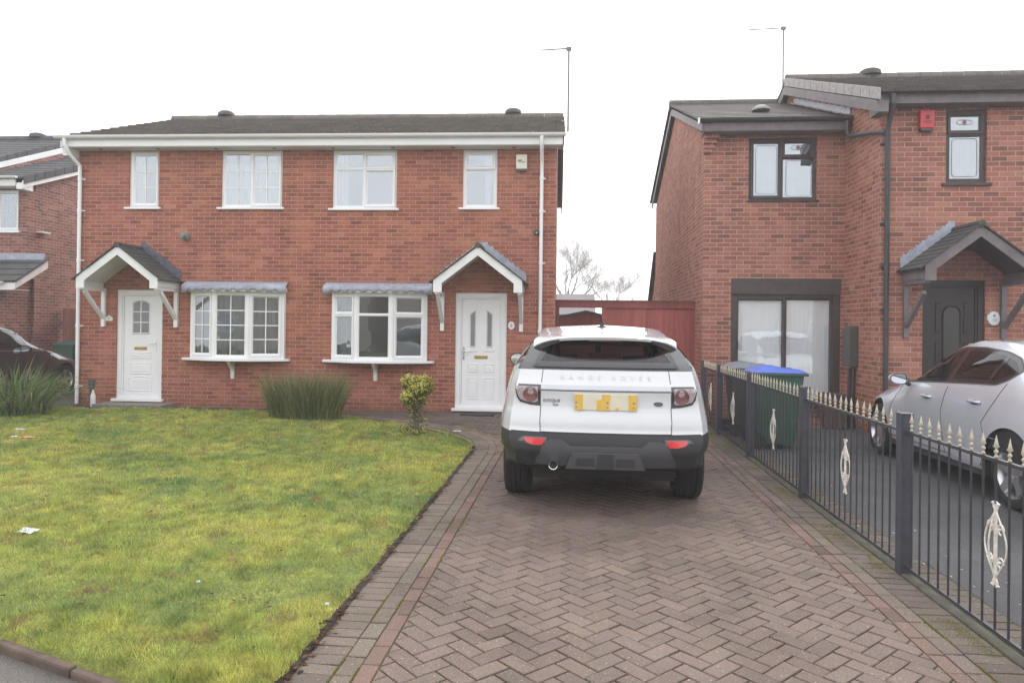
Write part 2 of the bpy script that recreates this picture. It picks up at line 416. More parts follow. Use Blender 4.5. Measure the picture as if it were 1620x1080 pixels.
def courses(mb, p0, e, s, length, slope, exposure=.33, th=.022, rise=.02, jitter=0):
    p0, e, s = Vector(p0), Vector(e).normalized(), Vector(s).normalized()
    n = e.cross(s)
    if n.z < 0: n = -n
    k = max(1, round(slope/exposure)); ex = slope/k
    for i in range(k):
        a, b = i*ex, (i+1)*ex+(.03 if i < k-1 else 0)
        jl = R.uniform(-jitter, jitter); 
        vs = []
        for u in (-jl, length+R.uniform(-jitter, jitter)):
            vs += [p0+e*u+s*a, p0+e*u+s*a+n*(th+rise), p0+e*u+s*b, p0+e*u+s*b+n*th]
        mb.add(vs, [(0, 1, 3, 2), (4, 6, 7, 5), (0, 4, 5, 1), (2, 3, 7, 6), (0, 2, 6, 4), (1, 5, 7, 3)])
def gutter(mb, x0, x1, y, z, r=.056):
    """half-round gutter along x with end stops"""
    n = 8; prof = [(math.cos(math.pi*k/n), -math.sin(math.pi*k/n)) for k in range(n+1)]
    vs = []
    for x in (x0, x1):
        vs += [(x, y-r*c, z+r*s) for c, s in prof]+[(x, y-(r-.005)*c, z+(r-.005)*s) for c, s in prof]
    m = len(vs)//2; k = n+1
    fs = [(i, i+1, m+i+1, m+i) for i in range(n)]+[(k+i, m+k+i, m+k+i+1, k+i+1) for i in range(n)]
    fs += [(0, m, m+k, k), (n, k+n, m+k+n, m+n), tuple(range(k)), tuple(m+i for i in range(k))]
    mb.add(vs, fs)
    xx = x0+.4
    while xx < x1-.2:      # brackets
        mb.box(xx-.015, xx+.015, y-r-.004, y+r, z-.004, z+.003); xx += .95
def text_mesh(s, size, depth, mat, parent, name, loc, rot=(math.pi/2, 0, 0), spacing=1.0, bold=0, xscale=1.0):
    cu = bpy.data.curves.new(name, 'FONT'); cu.body = s; cu.size = size; cu.extrude = depth; cu.align_x = 'CENTER'; cu.align_y = 'CENTER'
    cu.space_character = spacing; cu.offset = bold
    ob = bpy.data.objects.new(name, cu); C.objects.link(ob); bpy.context.view_layer.update()
    me = bpy.data.meshes.new_from_object(ob.evaluated_get(bpy.context.evaluated_depsgraph_get()))
    bpy.data.objects.remove(ob)
    me.transform(Matrix.Translation(loc) @ (Matrix.Rotation(rot[2], 4, 'Z') @ Matrix.Rotation(rot[0], 4, 'X')) @ Matrix.Diagonal((xscale, 1, 1, 1)))
    me.materials.clear(); me.materials.append(mat)
    o = bpy.data.objects.new(name, me); C.objects.link(o); o.parent = parent; return o
# ================================================================ semi-detached house (centre)
HO = (-.39, 13.0); PHI = rad(1.4)
house = thing('semi_detached_house', 'pair of joined red brick houses with white windows and two white front doors', 'house', (*HO, 0), PHI)
H_ = house
wins = [(-8.128, -7.536, 3.735, 4.845), (-6.313, -5.134, 3.735, 4.845), (-4.167, -2.952, 3.72, 4.845), (-1.71, -1.074, 3.735, 4.845)]
doors = [(-8.338, -7.432, .09, 2.20), (-1.819, -.866, .03, 2.20)]
bayh = [(-6.80, -5.08, .93, 2.16), (-4.09, -2.38, .93, 2.16)]
m = MB()
wall_panel(m, 1, 0, .3, -9.13, .02, -.15, 4.85, wins+doors+bayh)
m.build('front_wall', M['brick'], H_)
m = MB()
for x0, x1 in ((-.28, .02), (-9.13, -8.83)):
    m.prism([(.3, -.15), (7.2, -.15), (7.2, 4.85), (3.6, 6.38), (.3, 5.02), (.3, 4.85)], 0, x0, x1)
m.box(-8.83, -.28, 6.9, 7.2, -.15, 4.85)
m.build('side_wall', M['brick_side'], H_)
m = MB(); m.box(-8.83, -.28, .95, 1.0, -.1, 4.85); m.box(-8.83, -.28, .3, 6.9, 2.5, 2.6); m.build('inner_wall', M['room'], H_)
# roof
m = MB()
sl = Vector((0, 3.93, 1.45)); L = sl.length
courses(m, (-9.30, -.33, 5.02), (1, 0, 0), sl, 9.47, L, .33, .02, .034)
courses(m, (-9.30, 7.55, 5.02), (1, 0, 0), Vector((0, -3.93, 1.45)), 9.47, L, .33, .02, .022)
roof = m.build('roof', M['tile_mossy'], H_)
m = MB()
x = -9.30
while x < .16:
    x2 = min(x+.45, .17)
    m.tube([(x+.004, 3.60, 6.475), (x2-.004, 3.60, 6.475)], [.125, .12], 12); x = x2
m.build('ridge_tiles', M['tile_mossy'], roof, smooth=True)
for px_ in (-7.98, -1.03):
    m = MB(); m.lathe([(.20, 0), (.19, .07), (.13, .115), (0, .125)], (px_, 3.6, 6.575), 2, 14)
    v_ = m.build('ridge_vent', M['tile'], roof, smooth=True); v_.scale = (1, 1, 1)
m = MB()
m.box(-9.26, .13, -.30, -.28, 4.862, 5.01); m.build('fascia', M['upvc'], H_)
m = MB(); m.box(-9.26, .13, -.28, .0, 4.85, 4.862); 
for k in range(9): pass
m.build('soffit', M['soffit'], H_)
for k in range(8):
    m = MB(); x = -8.6+k*1.12; m.lathe([(.035, 0), (.035, .006)], (x, -.14, 4.842), 2, 12); m.build('soffit_vent', M['blackgut'], H_)
for x0, x1 in ((-9.285, -9.255), (.128, .155)):
    for sgn in (1, -1):
        m = MB(); yb = -.31 if sgn > 0 else 7.53; ym = 3.6
        m.prism([(yb, 4.84), (yb, 5.0), (ym, 6.44), (ym, 6.26)], 0, x0, x1)
        m.build('bargeboard', M['paintwhite'] if x0 < 0 else M['browngrey'], H_)
m = MB(); m.box(-9.26, -9.13, -.28, .10, 4.70, 4.848); m.build('eaves_box', M['paintwhite'], H_)
m = MB(); gutter(m, -9.36, .18, -.365, 5.045); m.build('gutter', M['upvc'], H_, smooth=True)
for xp, nm in ((-9.065, 0), (-.25, 1)):
    m = MB()
    m.tube([(xp-.10*(1-nm), -.365, 5.0), (xp-.10*(1-nm), -.365, 4.9), (xp-.06*(1-nm), -.30, 4.74), (xp, -.07, 4.55), (xp, -.06, 4.3), (xp, -.06, .02)] if nm == 0 else
           [(xp, -.365, 5.0), (xp, -.365, 4.88), (xp, -.31, 4.80), (xp, -.08, 4.60), (xp, -.06, 4.4), (xp, -.06, .02)], .034, 12)
    for z in (4.3, 3.7, 2.75, 1.5, .35):
        m.lathe([(.041, z-.03), (.041, z+.03)], (xp, -.06, 0), 2, 12); m.box(xp+.03, xp+.075, -.03, 0, z-.012, z+.012)
    m.build('downpipe', M['upvc'], H_, smooth=True)
# first floor windows
def hw(i, cells, inner, **k):
    x0, x1, z0, z1 = wins[i]
    return window(H_, Fr((x0, 0, z0+.03)), x1-x0, z1-z0-.03, cells, M['upvc'], M['glass'], sill=(.07, .05, .05, .035), inner=inner, roommat=M['room_pale'], **k)
W0 = .592
hw(0, [(0, 1, 0, 1, 's', (2, 3))], [('net', M['net'], (.05, .30, .05, 1.03, -.12, .012, .06, 1))])
hw(1, [(0, .48, 0, 1, 'f', (2, 3)), (.48, 1, 0, 1, 's', (2, 3))], [('net', M['net'], (.05, 1.13, .05, .86, -.13, .016, .09, 2))])
hw(2, [(0, .48, 0, .70, 'f', None), (0, .48, .70, 1, 'f', None), (.48, 1, 0, .70, 's', None), (.48, 1, .70, 1, 's', None)],
   [('net', M['net'], (.06, .27, .05, 1.03, -.13, .014, .07, 3))])
hw(3, [(0, 1, 0, .68, 'f', None), (0, 1, .68, 1, 's', None)], [('net', M['net'], (.40, .57, .05, 1.05, -.13, .014, .07, 4, -.08))])
# bays
def bay(A, B, C_, D, cellsets, curt, corbx, canx, sillx):
    P = [A, B, C_, D]; zb, zt = .93, 2.165
    fm, gm, bb = MB(), MB(), MB()
    for k in range(3):
        p, q = Vector((*P[k], 0)), Vector((*P[k+1], 0)); ang = math.atan2(q.y-p.y, q.x-p.x); W = (q-p).length
        fr = Fr((p.x, p.y, zb), ang); H = zt-zb
        fr.ring(fm, 0, W, 0, H, .04, -.06, 0)
        cs = [(u0*(W-.08)+.04, u1*(W-.08)+.04, z0*(H-.08)+.04, z1*(H-.08)+.04, kk, b) for u0, u1, z0, z1, kk, b in cellsets[k]]
        lights(fr, cs, fm, gm, bb, 0, .032, .058)
    for p in (B, C_): fm.lathe([(.034, zb), (.034, zt)], (p[0], p[1]+.024, 0), 2, 10)
    # sides back to the wall
    fm.box(A[0]-.01, A[0]+.04, A[1]+.002, .1, zb, zt); fm.box(D[0]-.04, D[0]+.01, D[1]+.002, .1, zb, zt)
    w = fm.build('bay_window', M['upvc'], H_); gm.build('pane', M['glass_low'], w)
    if bb.v: bb.build('glazing_bars', M['upvc'], w)
    m = MB(); e = .1
    pts = [(sillx[0], .0), (sillx[0], -.10), (A[0]-.05, A[1]-.08), (B[0]-.03, B[1]-e), (C_[0]+.03, C_[1]-e), (D[0]+.05, D[1]-.08), (sillx[1], -.10), (sillx[1], .0)]
    m.prism(pts, 2, .885, .928); m.build('sill', M['upvc'], w, bevel=.006)
    m = MB()
    prof = [(-.0, .54), (-.05, .54), (-.055, .60), (-.05, .66), (-.07, .72), (-.13, .78), (-.20, .83), (-.21, .884), (0, .884)]
    m.prism(prof, 0, corbx-.035, corbx+.035); m.build('corbel', M['paintwhite'], w, bevel=.006)
    # lead apron draped over the head, with a scalloped edge
    m = MB(); o = .14
    top = [(canx[0]+.02, -.012), (B[0]-.03, -.012), (C_[0]+.03, -.012), (canx[1]-.02, -.012)]
    mid = [(canx[0], A[1]-.11), (B[0]-.03, B[1]-o), (C_[0]+.03, C_[1]-o), (canx[1], D[1]-.11)]
    def along(Q, t):
        L = [0]
        for a, b in zip(mid[:-1], mid[1:]): L.append(L[-1]+math.dist(a, b))
        s = t*L[-1]; k = 0
        while k < 2 and s > L[k+1]: k += 1
        f = (s-L[k])/(L[k+1]-L[k]); return (Q[k][0]*(1-f)+Q[k+1][0]*f, Q[k][1]*(1-f)+Q[k+1][1]*f)
    n = 132; vs = []
    for i in range(n+1):
        t = i/n; a = along(top, t); b = along(mid, t); sc = abs(math.sin(t*math.pi*11)); rip = .004*math.sin(t*180)
        dz = -.075*(.25+.75*sc) if .06 < t < .94 else -.10
        vs += [(a[0], a[1], 2.375+rip), (a[0]*.5+b[0]*.5, a[1]*.5+b[1]*.5, 2.335+rip), (b[0], b[1], 2.275+rip), (b[0], b[1]-.004, 2.24), (b[0], b[1]-.006+rip, 2.24+dz)]
    m.add(vs, [(i*5+j, i*5+j+1, (i+1)*5+j+1, (i+1)*5+j) for i in range(n) for j in range(4)])
    cn = m.build('lead_canopy', M['lead'], w, smooth=True, angle=60)
    s_ = cn.modifiers.new('t', 'SOLIDIFY'); s_.thickness = .006
    m = MB(); q = .115
    pts = [(A[0]-.03, 0), (A[0]-.03, A[1]-.07), (B[0]-.02, B[1]-q), (C_[0]+.02, C_[1]-q), (D[0]+.03, D[1]-.07), (D[0]+.03, 0)]
    m.prism(pts, 2, zt+.001, 2.255); m.build('head_board', M['upvc'], w)
    for (u0, u1, off, sd) in curt:
        m = MB(); fr = Fr((0, 0, zb)); wavy_sheet(m, fr, u0, u1, .05, 1.2, off, .018, .09, sd); m.build('curtain', M['curtain'] if sd != 5 else M['net'], w, smooth=True, doubles=False)
    m = MB(); x0, x1 = A[0]+.04, D[0]-.04
    vs = [(x0, .02, zb), (x1, .02, zb), (x1, .02, zt), (x0, .02, zt), (x0-.4, 1.6, zb-.5), (x1+.4, 1.6, zb-.5), (x1+.4, 1.6, zt+.2), (x0-.4, 1.6, zt+.2)]
    m.add(vs, [(4, 5, 6, 7), (0, 1, 5, 4), (1, 2, 6, 5), (2, 3, 7, 6), (3, 0, 4, 7)]); m.build('room_backing', M['room'], w)
    return w
f4 = lambda: [(0, 1, 0, 1, 's', (2, 4))]
bay((-6.83, -.08), (-6.30, -.28), (-5.64, -.28), (-5.04, -.08), [f4(), [(0, 1, 0, 1, 'f', (2, 4))], f4()], [(-6.7, -5.15, .06, 5)], -6.03, (-6.97, -4.96), (-6.99, -4.93))
two = lambda k: [(0, 1, 0, .69, k, None), (0, 1, .69, 1, k, None)]
bay((-4.115, -.08), (-3.62, -.28), (-2.95, -.28), (-2.345, -.08), [two('s'), two('f'), two('s')], [(-3.98, -3.72, -.02, 6)], -3.30, (-4.27, -2.22), (-4.29, -2.20))
# doors
def door(parent, x0, x1, z0, z1, style, fmat, lmat, y=0, handle=1):
    W, Hh = x1-x0, z1-z0; fr = Fr((x0, y, z0))
    f = MB(); 
    for a, b in ((0, .085), (W-.085, W)): fr.box(f, a, b, .04, Hh, -.13, -.03)
    fr.box(f, .085, W-.085, Hh-.085, Hh, -.13, -.03); fr.box(f, .085, W-.085, .04, .11, -.13, -.035)
    for a, b in ((.085, .115), (W-.115, W-.085)): fr.box(f, a, b, .11, Hh-.085, -.13, -.045)
    fr.box(f, .115, W-.115, Hh-.115, Hh-.085, -.13, -.045)
    d = f.build('door', fmat, parent, bevel=.004)
    s = MB(); fr.box(s, -.05, W+.05, -.012, .038, -.1, .07); s.build('threshold', M['upvc'] if fmat is M['upvc'] else fmat, d, bevel=.006)
    l = MB(); u0, u1, v0, v1 = .118, W-.118, .113, Hh-.118; dd = -.062
    Lw = u1-u0; gz = MB(); lead_ = MB()
    def pane(poly):
        vs = [fr.pt(*p, dd+.002) for p in poly]; gz.add(vs, [tuple(range(len(vs)))])
        m_ = len(poly); cx = sum(p[0] for p in poly)/m_; cz = sum(p[1] for p in poly)/m_
        a = [fr.pt(*p, dd+.003) for p in poly]
        O = [(cx+(p[0]-cx)*(1+.05/max(.05, abs(p[0]-cx)*2)), cz+(p[1]-cz)*(1+.05/max(.05, abs(p[1]-cz)*2))) for p in poly]
        b = [fr.pt(*p, dd+.018) for p in O]; c = [fr.pt(cx+(p[0]-cx)*1.12*1.0+.0, cz+(p[1]-cz)*1.0+.0, dd+.018) for p in poly]
        oo = [fr.pt(*p, dd) for p in O]; mid_ = [(x_+y_)/2+(fr.n*.012) for x_, y_ in zip(a, b)]
        vs = a+mid_+oo; fs = []
        for L in range(2): fs += [(L*m_+i, L*m_+(i+1) % m_, (L+1)*m_+(i+1) % m_, (L+1)*m_+i) for i in range(m_)]
        l.add(vs, fs)
    def panel(a, b, c, e, arch=0):
        """raised and fielded panel"""
        O = [(a, c), (b, c), (b, e)] + ([( (a+b)/2, e+arch)] if arch else []) + [(a, e)]
        k = len(O); cx, cz = (a+b)/2, (c+e)/2
        def sc(p, w): return (p[0]+(w if p[0] < cx-1e-6 else (-w if p[0] > cx+1e-6 else 0)), p[1]+(w if p[1] < cz else -w))
        rings = [[fr.pt(*p, dd) for p in O], [fr.pt(*sc(p, .006), dd+.012) for p in O], [fr.pt(*sc(p, .016), dd+.012) for p in O], [fr.pt(*sc(p, .026), dd+.001) for p in O], [fr.pt(*sc(p, .05), dd+.009) for p in O]]
        vs = sum(rings, []); fs = []
        for L in range(4): fs += [(L*k+i, L*k+(i+1) % k, (L+1)*k+(i+1) % k, (L+1)*k+i) for i in range(k)]
        fs.append(tuple(4*k+i for i in range(k))); l.add(vs, fs)
    fr.box(l, u0, u1, v0, v1, dd-.05, dd)
    cx = (u0+u1)/2
    if style == 'left':
        w2, g0, g1 = .155, Hh-.82, Hh-.22
        pane([(cx-w2, g0), (cx+w2, g0), (cx+w2, g1-.05), (cx+w2*.55, g1-.01), (cx, g1), (cx-w2*.55, g1-.01), (cx-w2, g1-.05)])
        for i in (0,): fr.box(lead_, cx-.009, cx+.009, g0, g1, dd+.003, dd+.014)
        for j in (1, 2): fr.box(lead_, cx-w2, cx+w2, g0+(g1-g0)*j/3-.009, g0+(g1-g0)*j/3+.009, dd+.003, dd+.013)
        panel(cx-.21, cx+.21, .80, .93, -.03); panel(cx-.21, cx+.21, .50, .72, .0); panel(cx-.23, cx+.23, .18, .44, .03)
    elif style == 'right':
        for sgn in (-1, 1):
            xa = cx+sgn*.155; w2 = .038
            g0, g1 = 1.18, 1.78
            p = [(xa-w2, g0), (xa+w2, g0), (xa+w2, g1+(.05 if sgn < 0 else -.02)), (xa-w2, g1+(-.02 if sgn < 0 else .05))]
            pane(p); panel(xa-.10, xa+.10, 1.08, 1.13); panel(xa-.10, xa+.10, .70, .86, -.0); panel(xa-.10, xa+.10, .20, .60, .0)
    elif style == 'brown':
        w2, g0, g1 = .115, 1.14, 1.78
        el = [(cx+w2*math.cos(t), (g1 if math.sin(t) > 0 else g0)+w2*math.sin(t)) for t in [math.pi*2*k/20 for k in range(20)]]
        pane(el)
        for a, b in ((u0+.09, cx-.17), (cx+.17, u1-.09)):
            panel(a, b, 1.50, 1.98); panel(a, b, .92, 1.38); panel(a, b, .2, .80)
        panel(cx-.12, cx+.12, .2, .80)
    lf = l.build('door_leaf', lmat, d)
    gz.build('pane', M['glass_obs'], lf)
    if lead_.v: lead_.build('glazing_bars', lmat, lf)
    k = MB()
    if style != 'brown':
        zc = .98 if style == 'right' else .995
        fr.box(k, cx-.125, cx+.125, zc-.03, zc+.03, dd, dd+.010); fr.box(k, cx-.10, cx+.10, zc-.018, zc+.018, dd+.01, dd+.016); k.build('letter_plate', M['brass'], d, bevel=.003)
        k = MB(); hx = u0+.035 if handle < 0 else u1-.035
        fr.box(k, hx-.014, hx+.014, .93, 1.17, dd, dd+.012); k.tube([fr.pt(hx, 1.09, dd+.01), fr.pt(hx, 1.09, dd+.05), fr.pt(hx-handle*.11, 1.085, dd+.05)], .009, 8)
        k.build('handle', M['upvc'] if handle > 0 else M['chrome'], d)
    else:
        k.lathe([(.03, 0), (.034, .006), (.02, .03), (.03, .045), (0, .055)], fr.pt(u1-.06, 1.33, dd), 1, 14)
        for i, v in enumerate(k.v): pass
        kk = MB(); c0 = fr.pt(u1-.06, 1.33, dd)
        kk.add([(c0.x+(v[0]-c0.x), c0.y-(v[1]-c0.y), v[2]) for v in k.v], k.f); kk.build('door_knob', M['brass'], d, smooth=True)
    return d
door(H_, *doors[0], 'left', M['upvc'], M['upvc'], handle=1)
door(H_, *doors[1], 'right', M['upvc'], M['upvc'], handle=-1)
# porches
def porch(parent, xc, h, proj, y0, zf, ze, za, trim, soff, side_flash, tilemat, flash):
    mm = (za-ze)/h
    r = MB(); sl_ = Vector((h+.07, 0, (h+.07)*mm)); L_ = sl_.length
    yf = y0-proj-.03
    courses(r, (xc-h-.07, yf, za-(h+.07)*mm), (0, 1, 0), sl_, proj+.03, L_, .115, .012, .012, .008)
    sr = Vector((-(h+.07), 0, (h+.07)*mm))
    courses(r, (xc+h+.07, yf, za-(h+.07)*mm), (0, 1, 0), sr, proj+.03, L_, .115, .012, .012, .008)
    for i in range(3):
        a = yf+i*(proj+.03)/3; r.tube([(xc, a+.003, za+.008), (xc, a+(proj+.03)/3-.003, za+.008)], .05, 10)
    p = r.build('porch_roof', tilemat, parent)
    b = MB(); w = .15; t = .17
    iz = lambda x: za-t-mm*abs(x)
    poly = [(-h, zf), (-h, ze), (0, za-.015), (h, ze), (h, zf), (h-w, zf), (h-w, iz(h-w)), (0, iz(0)), (-(h-w), iz(h-w)), (-(h-w), zf)]
    # as two convex-ish halves so that the faces triangulate cleanly
    for s in (-1, 1):
        q = [(xc+s*h, zf), (xc+s*h, ze), (xc, za-.015), (xc, iz(0)), (xc+s*(h-w), iz(h-w)), (xc+s*(h-w), zf)]
        b.prism(q, 1, y0-proj, y0-proj+.03)
        b.box(min(xc+s*h, xc+s*(h-.025)), max(xc+s*h, xc+s*(h-.025)), y0-proj+.031, y0-.001, zf+.03, ze-.02)
    b.build('bargeboard', trim, p)
    s2 = MB()
    for s in (-1, 1):
        q = [(xc+s*(h-.026), ze-.06), (xc, za-.075), (xc, za-.09), (xc+s*(h-.026), ze-.075)]
        s2.prism(q, 1, y0-proj+.031, y0-.002)
    s2.build('porch_soffit', soff, p)
    for s in (-1, 1):
        k = MB(); x = xc+s*(h-.05)
        k.box(x-.035, x+.035, y0-.055, y0-.001, 1.49, zf+.03)
        k.obox((x, y0-.05, 1.66), (1, 0, 0), Vector((0, -.55, .50)).normalized(), Vector((0, .50, .55)).normalized(), -.03, .03, 0, .72, -.03, .03)
        k.box(x-.034, x+.034, y0-proj+.035, y0-.056, zf-.03, zf+.029)
        k.build('bracket', trim if trim is not M['upvc'] else M['paintwhite'], p)
    f = MB(); n = 8
    for s in side_flash:
        for i in range(n):
            a = (i/n); xa = xc+s*h*(1-a); za_ = ze+(za-ze)*a
            f.box(min(xa, xa-s*h/n*1.05), max(xa, xa-s*h/n*1.05), y0-.014, y0-.001, za_, za_+.145+mm*h/n)
            f.box(min(xa+s*.03, xa), max(xa+s*.03, xa), y0-.02, y0-.001, za_+.02, za_+.10+mm*h/n)
    f.build('flashing', flash, p)
    return p
M['flash_dark'] = plain('dark_lead', (.10, .10, .135), .5, .3, 14)
M['upvc_porch'] = M['paintwhite']
porch(H_, -7.865, .765, .75, 0, 2.19, 2.385, 2.965, M['paintwhite'], M['soffit'], (1,), M['tile_porch'], M['flash_dark'])
porch(H_, -1.33, .78, .75, 0, 2.17, 2.385, 2.985, M['paintwhite'], M['soffit'], (1, -1), M['tile_porch'], M['lead'])
# small things fixed to the wall
M['alarmbox'] = plain('yellowed_plastic', (.70, .68, .56), .4, .05, 5)
m = MB(); m.prism([(-.724, 4.47), (-.522, 4.47), (-.522, 4.735), (-.724, 4.735)], 1, -.075, -.001); ab = m.build('alarm_box', M['alarmbox'], H_, bevel=.012)
m = MB(); m.prism([(-.712, 4.432), (-.534, 4.432), (-.522, 4.469), (-.724, 4.469)], 1, -.07, -.001); m.build('alarm_strobe', M['blackgut'], ab)
m = MB(); m.box(-.70, -.546, -.0775, -.0752, 4.60, 4.607); m.box(-.68, -.566, -.0775, -.0752, 4.585, 4.59); m.box(-.69, -.62, -.0775, -.0752, 4.615, 4.635); m.build('alarm_lettering', M['rail'], ab)
m = MB(); m.lathe([(.05, 0), (.055, .05), (.03, .075)], (-.334, -.04, 3.28), 2, 14); m.box(-.345, -.323, -.04, 0, 3.33, 3.36); m.lathe([(.03, -.03), (.045, 0)], (-.334, -.06, 3.33), 2, 12)
sl = m.build('security_light', M['blackgut'], H_, smooth=True)
m = MB(); m.lathe([(0, -.028), (.026, -.01), (.03, .012), (0, .03)], (-.334, -.085, 3.30), 2, 12); m.build('lamp_lens', M['chrome'], sl, smooth=True)
m = MB(); m.lathe([(0, -.22), (.05, -.21), (.052, -.12), (.075, -.115), (.078, -.0)], (-6.97, 0, 3.21), 1, 16); m.build('flue_vent', plain('weathered_flue', (.20, .20, .20), .6, .3, 30), H_, smooth=True)
m = MB(); m.lathe([(0, 0), (.058, 0), (.06, .004), (.055, .012), (0, .013)], (0, 0, 0), 2, 24)
mo = MB(); mo.add([(-.78+v[0], -.002-v[2], 1.60+v[1]*1.28) for v in m.v], m.f); pl = mo.build('number_plaque', M['upvc'], H_, smooth=True)
M['ink'] = plain('faded_grey_ink', (.22, .24, .28), .6, .1, 5)
text_mesh('8', .085, .001, M['ink'], pl, 'number', (-.78, -.0165, 1.60))
m = MB(); m.prism([(-8.55, 1.60), (-8.41, 1.60), (-8.41, 1.665), (-8.44, 1.685), (-8.48, 1.705), (-8.52, 1.685), (-8.55, 1.665)], 1, -.014, -.001)
pl = m.build('number_plaque', M['paintwhite'], H_, bevel=.004); text_mesh('27', .05, .001, M['ink'], pl, 'number', (-8.48, -.0155, 1.643))
# lead apron seam etc: step at left door
m = MB()
for k in range(4):
    a = -8.50+k*.335; m.box(a+.003, a+.332, -.46, -.002, -.03, .062)
m.build('door_step', plain('grey_concrete_paving', (.21, .185, .17), .9, .25, 12, bump=.3), H_, bevel=.008)
# television aerial on the gable
def aerial(parent, x, y, z0, z1, arm, name='aerial'):
    m = MB(); m.tube([(x, y, z0), (x, y, z1)], .019, 8)
    m.tube([(x+.03, y, z1-.03), (x-arm, y+.02, z1-.05)], .012, 6)
    for k in range(13):
        a = x+.02-(arm+.0)*(k/12); l = .16-.05*k/12; m.tube([(a, y-l*.35, z1-.035), (a, y+l*.35, z1-.035)], .005, 5)
    m.box(x-.05, x+.05, y-.03, y+.03, z1-.07, z1-.01); m.tube([(x-.02, y, z1), (x-.02, y-.0, z1+.06)], .004, 5); m.tube([(x-.12, y, z1-.04), (x-.12, y, z1+.03)], .004, 5)
    return m.build('aerial', M['mast'], parent)
a_ = aerial(H_, .225, .6, 5.33, 6.96, .52)
for z in (5.40, 5.53):
    m = MB(); m.box(.10, .235, .585, .60, z, z+.012); m.build('aerial_bracket', M['steel'], a_)

# ================================================================ right-hand house
rh = thing('detached_house', 'red brick house on the right with dark brown windows, brown door and patio door', 'house', (2.2, 12.5, 0))
m = MB()
pat = (2.675, 4.50, .30, 2.463); wW = (2.949, 4.087, 3.80, 4.88)
wall_panel(m, 1, 12.5, .28, 2.2, 4.55, -.15, 4.92, [pat, wW])
wall_panel(m, 1, 11.1, .28, 4.55, 9.6, -.15, 4.93, [(5.49, 6.072, 3.80, 4.90), (5.177, 6.065, .06, 2.354), (7.1, 8.9, .9, 2.2), (7.3, 8.7, 3.8, 4.9)])
m.build('front_wall', M['brick_multi'], rh, world=True)
m = MB()
m.prism([(12.78, -.15), (19.9, -.15), (19.9, 4.92), (16.2, 6.42), (12.78, 5.05)], 0, 2.2, 2.48)
m.prism([(11.38, -.15), (19.9, -.15), (19.9, 4.95), (15.5, 6.72), (11.38, 5.08)], 0, 4.55, 4.83)
m.prism([(11.38, -.15), (19.9, -.15), (19.9, 4.95), (15.5, 6.72), (11.38, 5.08)], 0, 9.32, 9.6)
m.box(2.48, 9.32, 19.62, 19.9, -.15, 4.92)
m.build('side_wall', M['brick_side'], rh, world=True)
m = MB(); m.box(2.5, 4.54, 14.0, 14.05, -.1, 4.9); m.box(2.5, 4.54, 12.9, 19, 2.62, 2.7); m.box(4.84, 9.3, 12.6, 12.65, -.1, 4.9); m.build('inner_wall', M['room'], rh, world=True)
m = MB()  # corbelled brick at the eaves corner
for k in range(4): m.box(2.17-.0*k, 2.42-.03*k, 12.5-.14+.03*k, 12.499, 4.92-.075*(k+1), 4.92-.075*k-.002)
m.build('corbel', M['brick_multi'], rh, world=True)
m = MB()
s1 = Vector((0, 4.0, 1.50)); courses(m, (2.06, 12.18, 5.09), (1, 0, 0), s1, 2.48, s1.length, .33, .02, .012)
s1 = Vector((0, -4.05, 1.50)); courses(m, (2.06, 20.25, 5.09), (1, 0, 0), s1, 2.48, s1.length, .33, .02, .02)
r1 = m.build('wing_roof', M['tile'], rh, world=True)
m = MB(); m.tube([(2.06, 16.2, 6.60), (4.54, 16.2, 6.60)], .12, 12); m.build('ridge_tiles', M['tile'], r1, world=True, smooth=True)
m = MB(); m.lathe([(.17, 0), (.16, .04), (.08, .09), (0, .1)], (3.42, 13.6, 5.68), 2, 14); m.build('roof_vent', M['mortar'], r1, world=True, smooth=True)
m = MB()
s1 = Vector((0, 4.75, 1.80)); courses(m, (4.40, 10.75, 5.08), (1, 0, 0), s1, 5.4, s1.length, .34, .02, .024)
s1 = Vector((0, -4.75, 1.80)); courses(m, (4.40, 20.25, 5.08), (1, 0, 0), s1, 5.4, s1.length, .34, .02, .024)
r2 = m.build('roof', M['tile'], rh, world=True)
m = MB()
x = 4.40
while x < 9.8: m.tube([(x+.004, 15.5, 6.88), (x+.446, 15.5, 6.88)], [.13, .125], 12); x += .45
m.build('ridge_tiles', M['tile_mossy'], r2, world=True, smooth=True)
m = MB(); m.lathe([(.22, 0), (.21, .09), (.15, .13), (0, .14)], (6.13, 15.5, 6.95), 2, 14); m.build('ridge_vent', M['tile'], r2, world=True, smooth=True)
# dry verge units stepping up the gable of the main roof
m = MB()
for k in range(14):
    t0, t1 = k/14, (k+1)/14
    y_, z_ = 10.73+4.75*t0, 5.06+1.80*t0; dy_ = 4.75/14; dz_ = 1.80/14
    m.prism([(y_, z_-.10), (y_+dy_*.93, z_-.10+dz_*.93), (y_+dy_*.93, z_+.07+dz_*.93), (y_, z_+.07)], 0, 4.365, 4.398)
m.build('verge_tiles', M['mortar'], r2, world=True)
m = MB()
for (xa, xb, ya, za_, ye, zr) in ((4.37, 4.40, 10.80, 4.80, 15.5, 6.58),):
    m.prism([(ya, za_), (ya, za_+.17), (ye, zr+.17), (ye, zr)], 0, xa, xb)
m.prism([(20.2, 4.80), (20.2, 4.97), (15.5, 6.75), (15.5, 6.58)], 0, 4.37, 4.40)
m.prism([(10.80, 4.80), (11.15, 4.80), (11.15, 4.92), (10.80, 4.97)], 0, 4.402, 4.54)
m.prism([(12.2, 4.92), (12.2, 5.05), (16.2, 6.53), (16.2, 6.38)], 0, 2.10, 2.13)
m.prism([(20.1, 4.92), (20.1, 5.05), (16.2, 6.53), (16.2, 6.38)], 0, 2.10, 2.13)
m.build('bargeboard', M['browngrey'], rh, world=True)
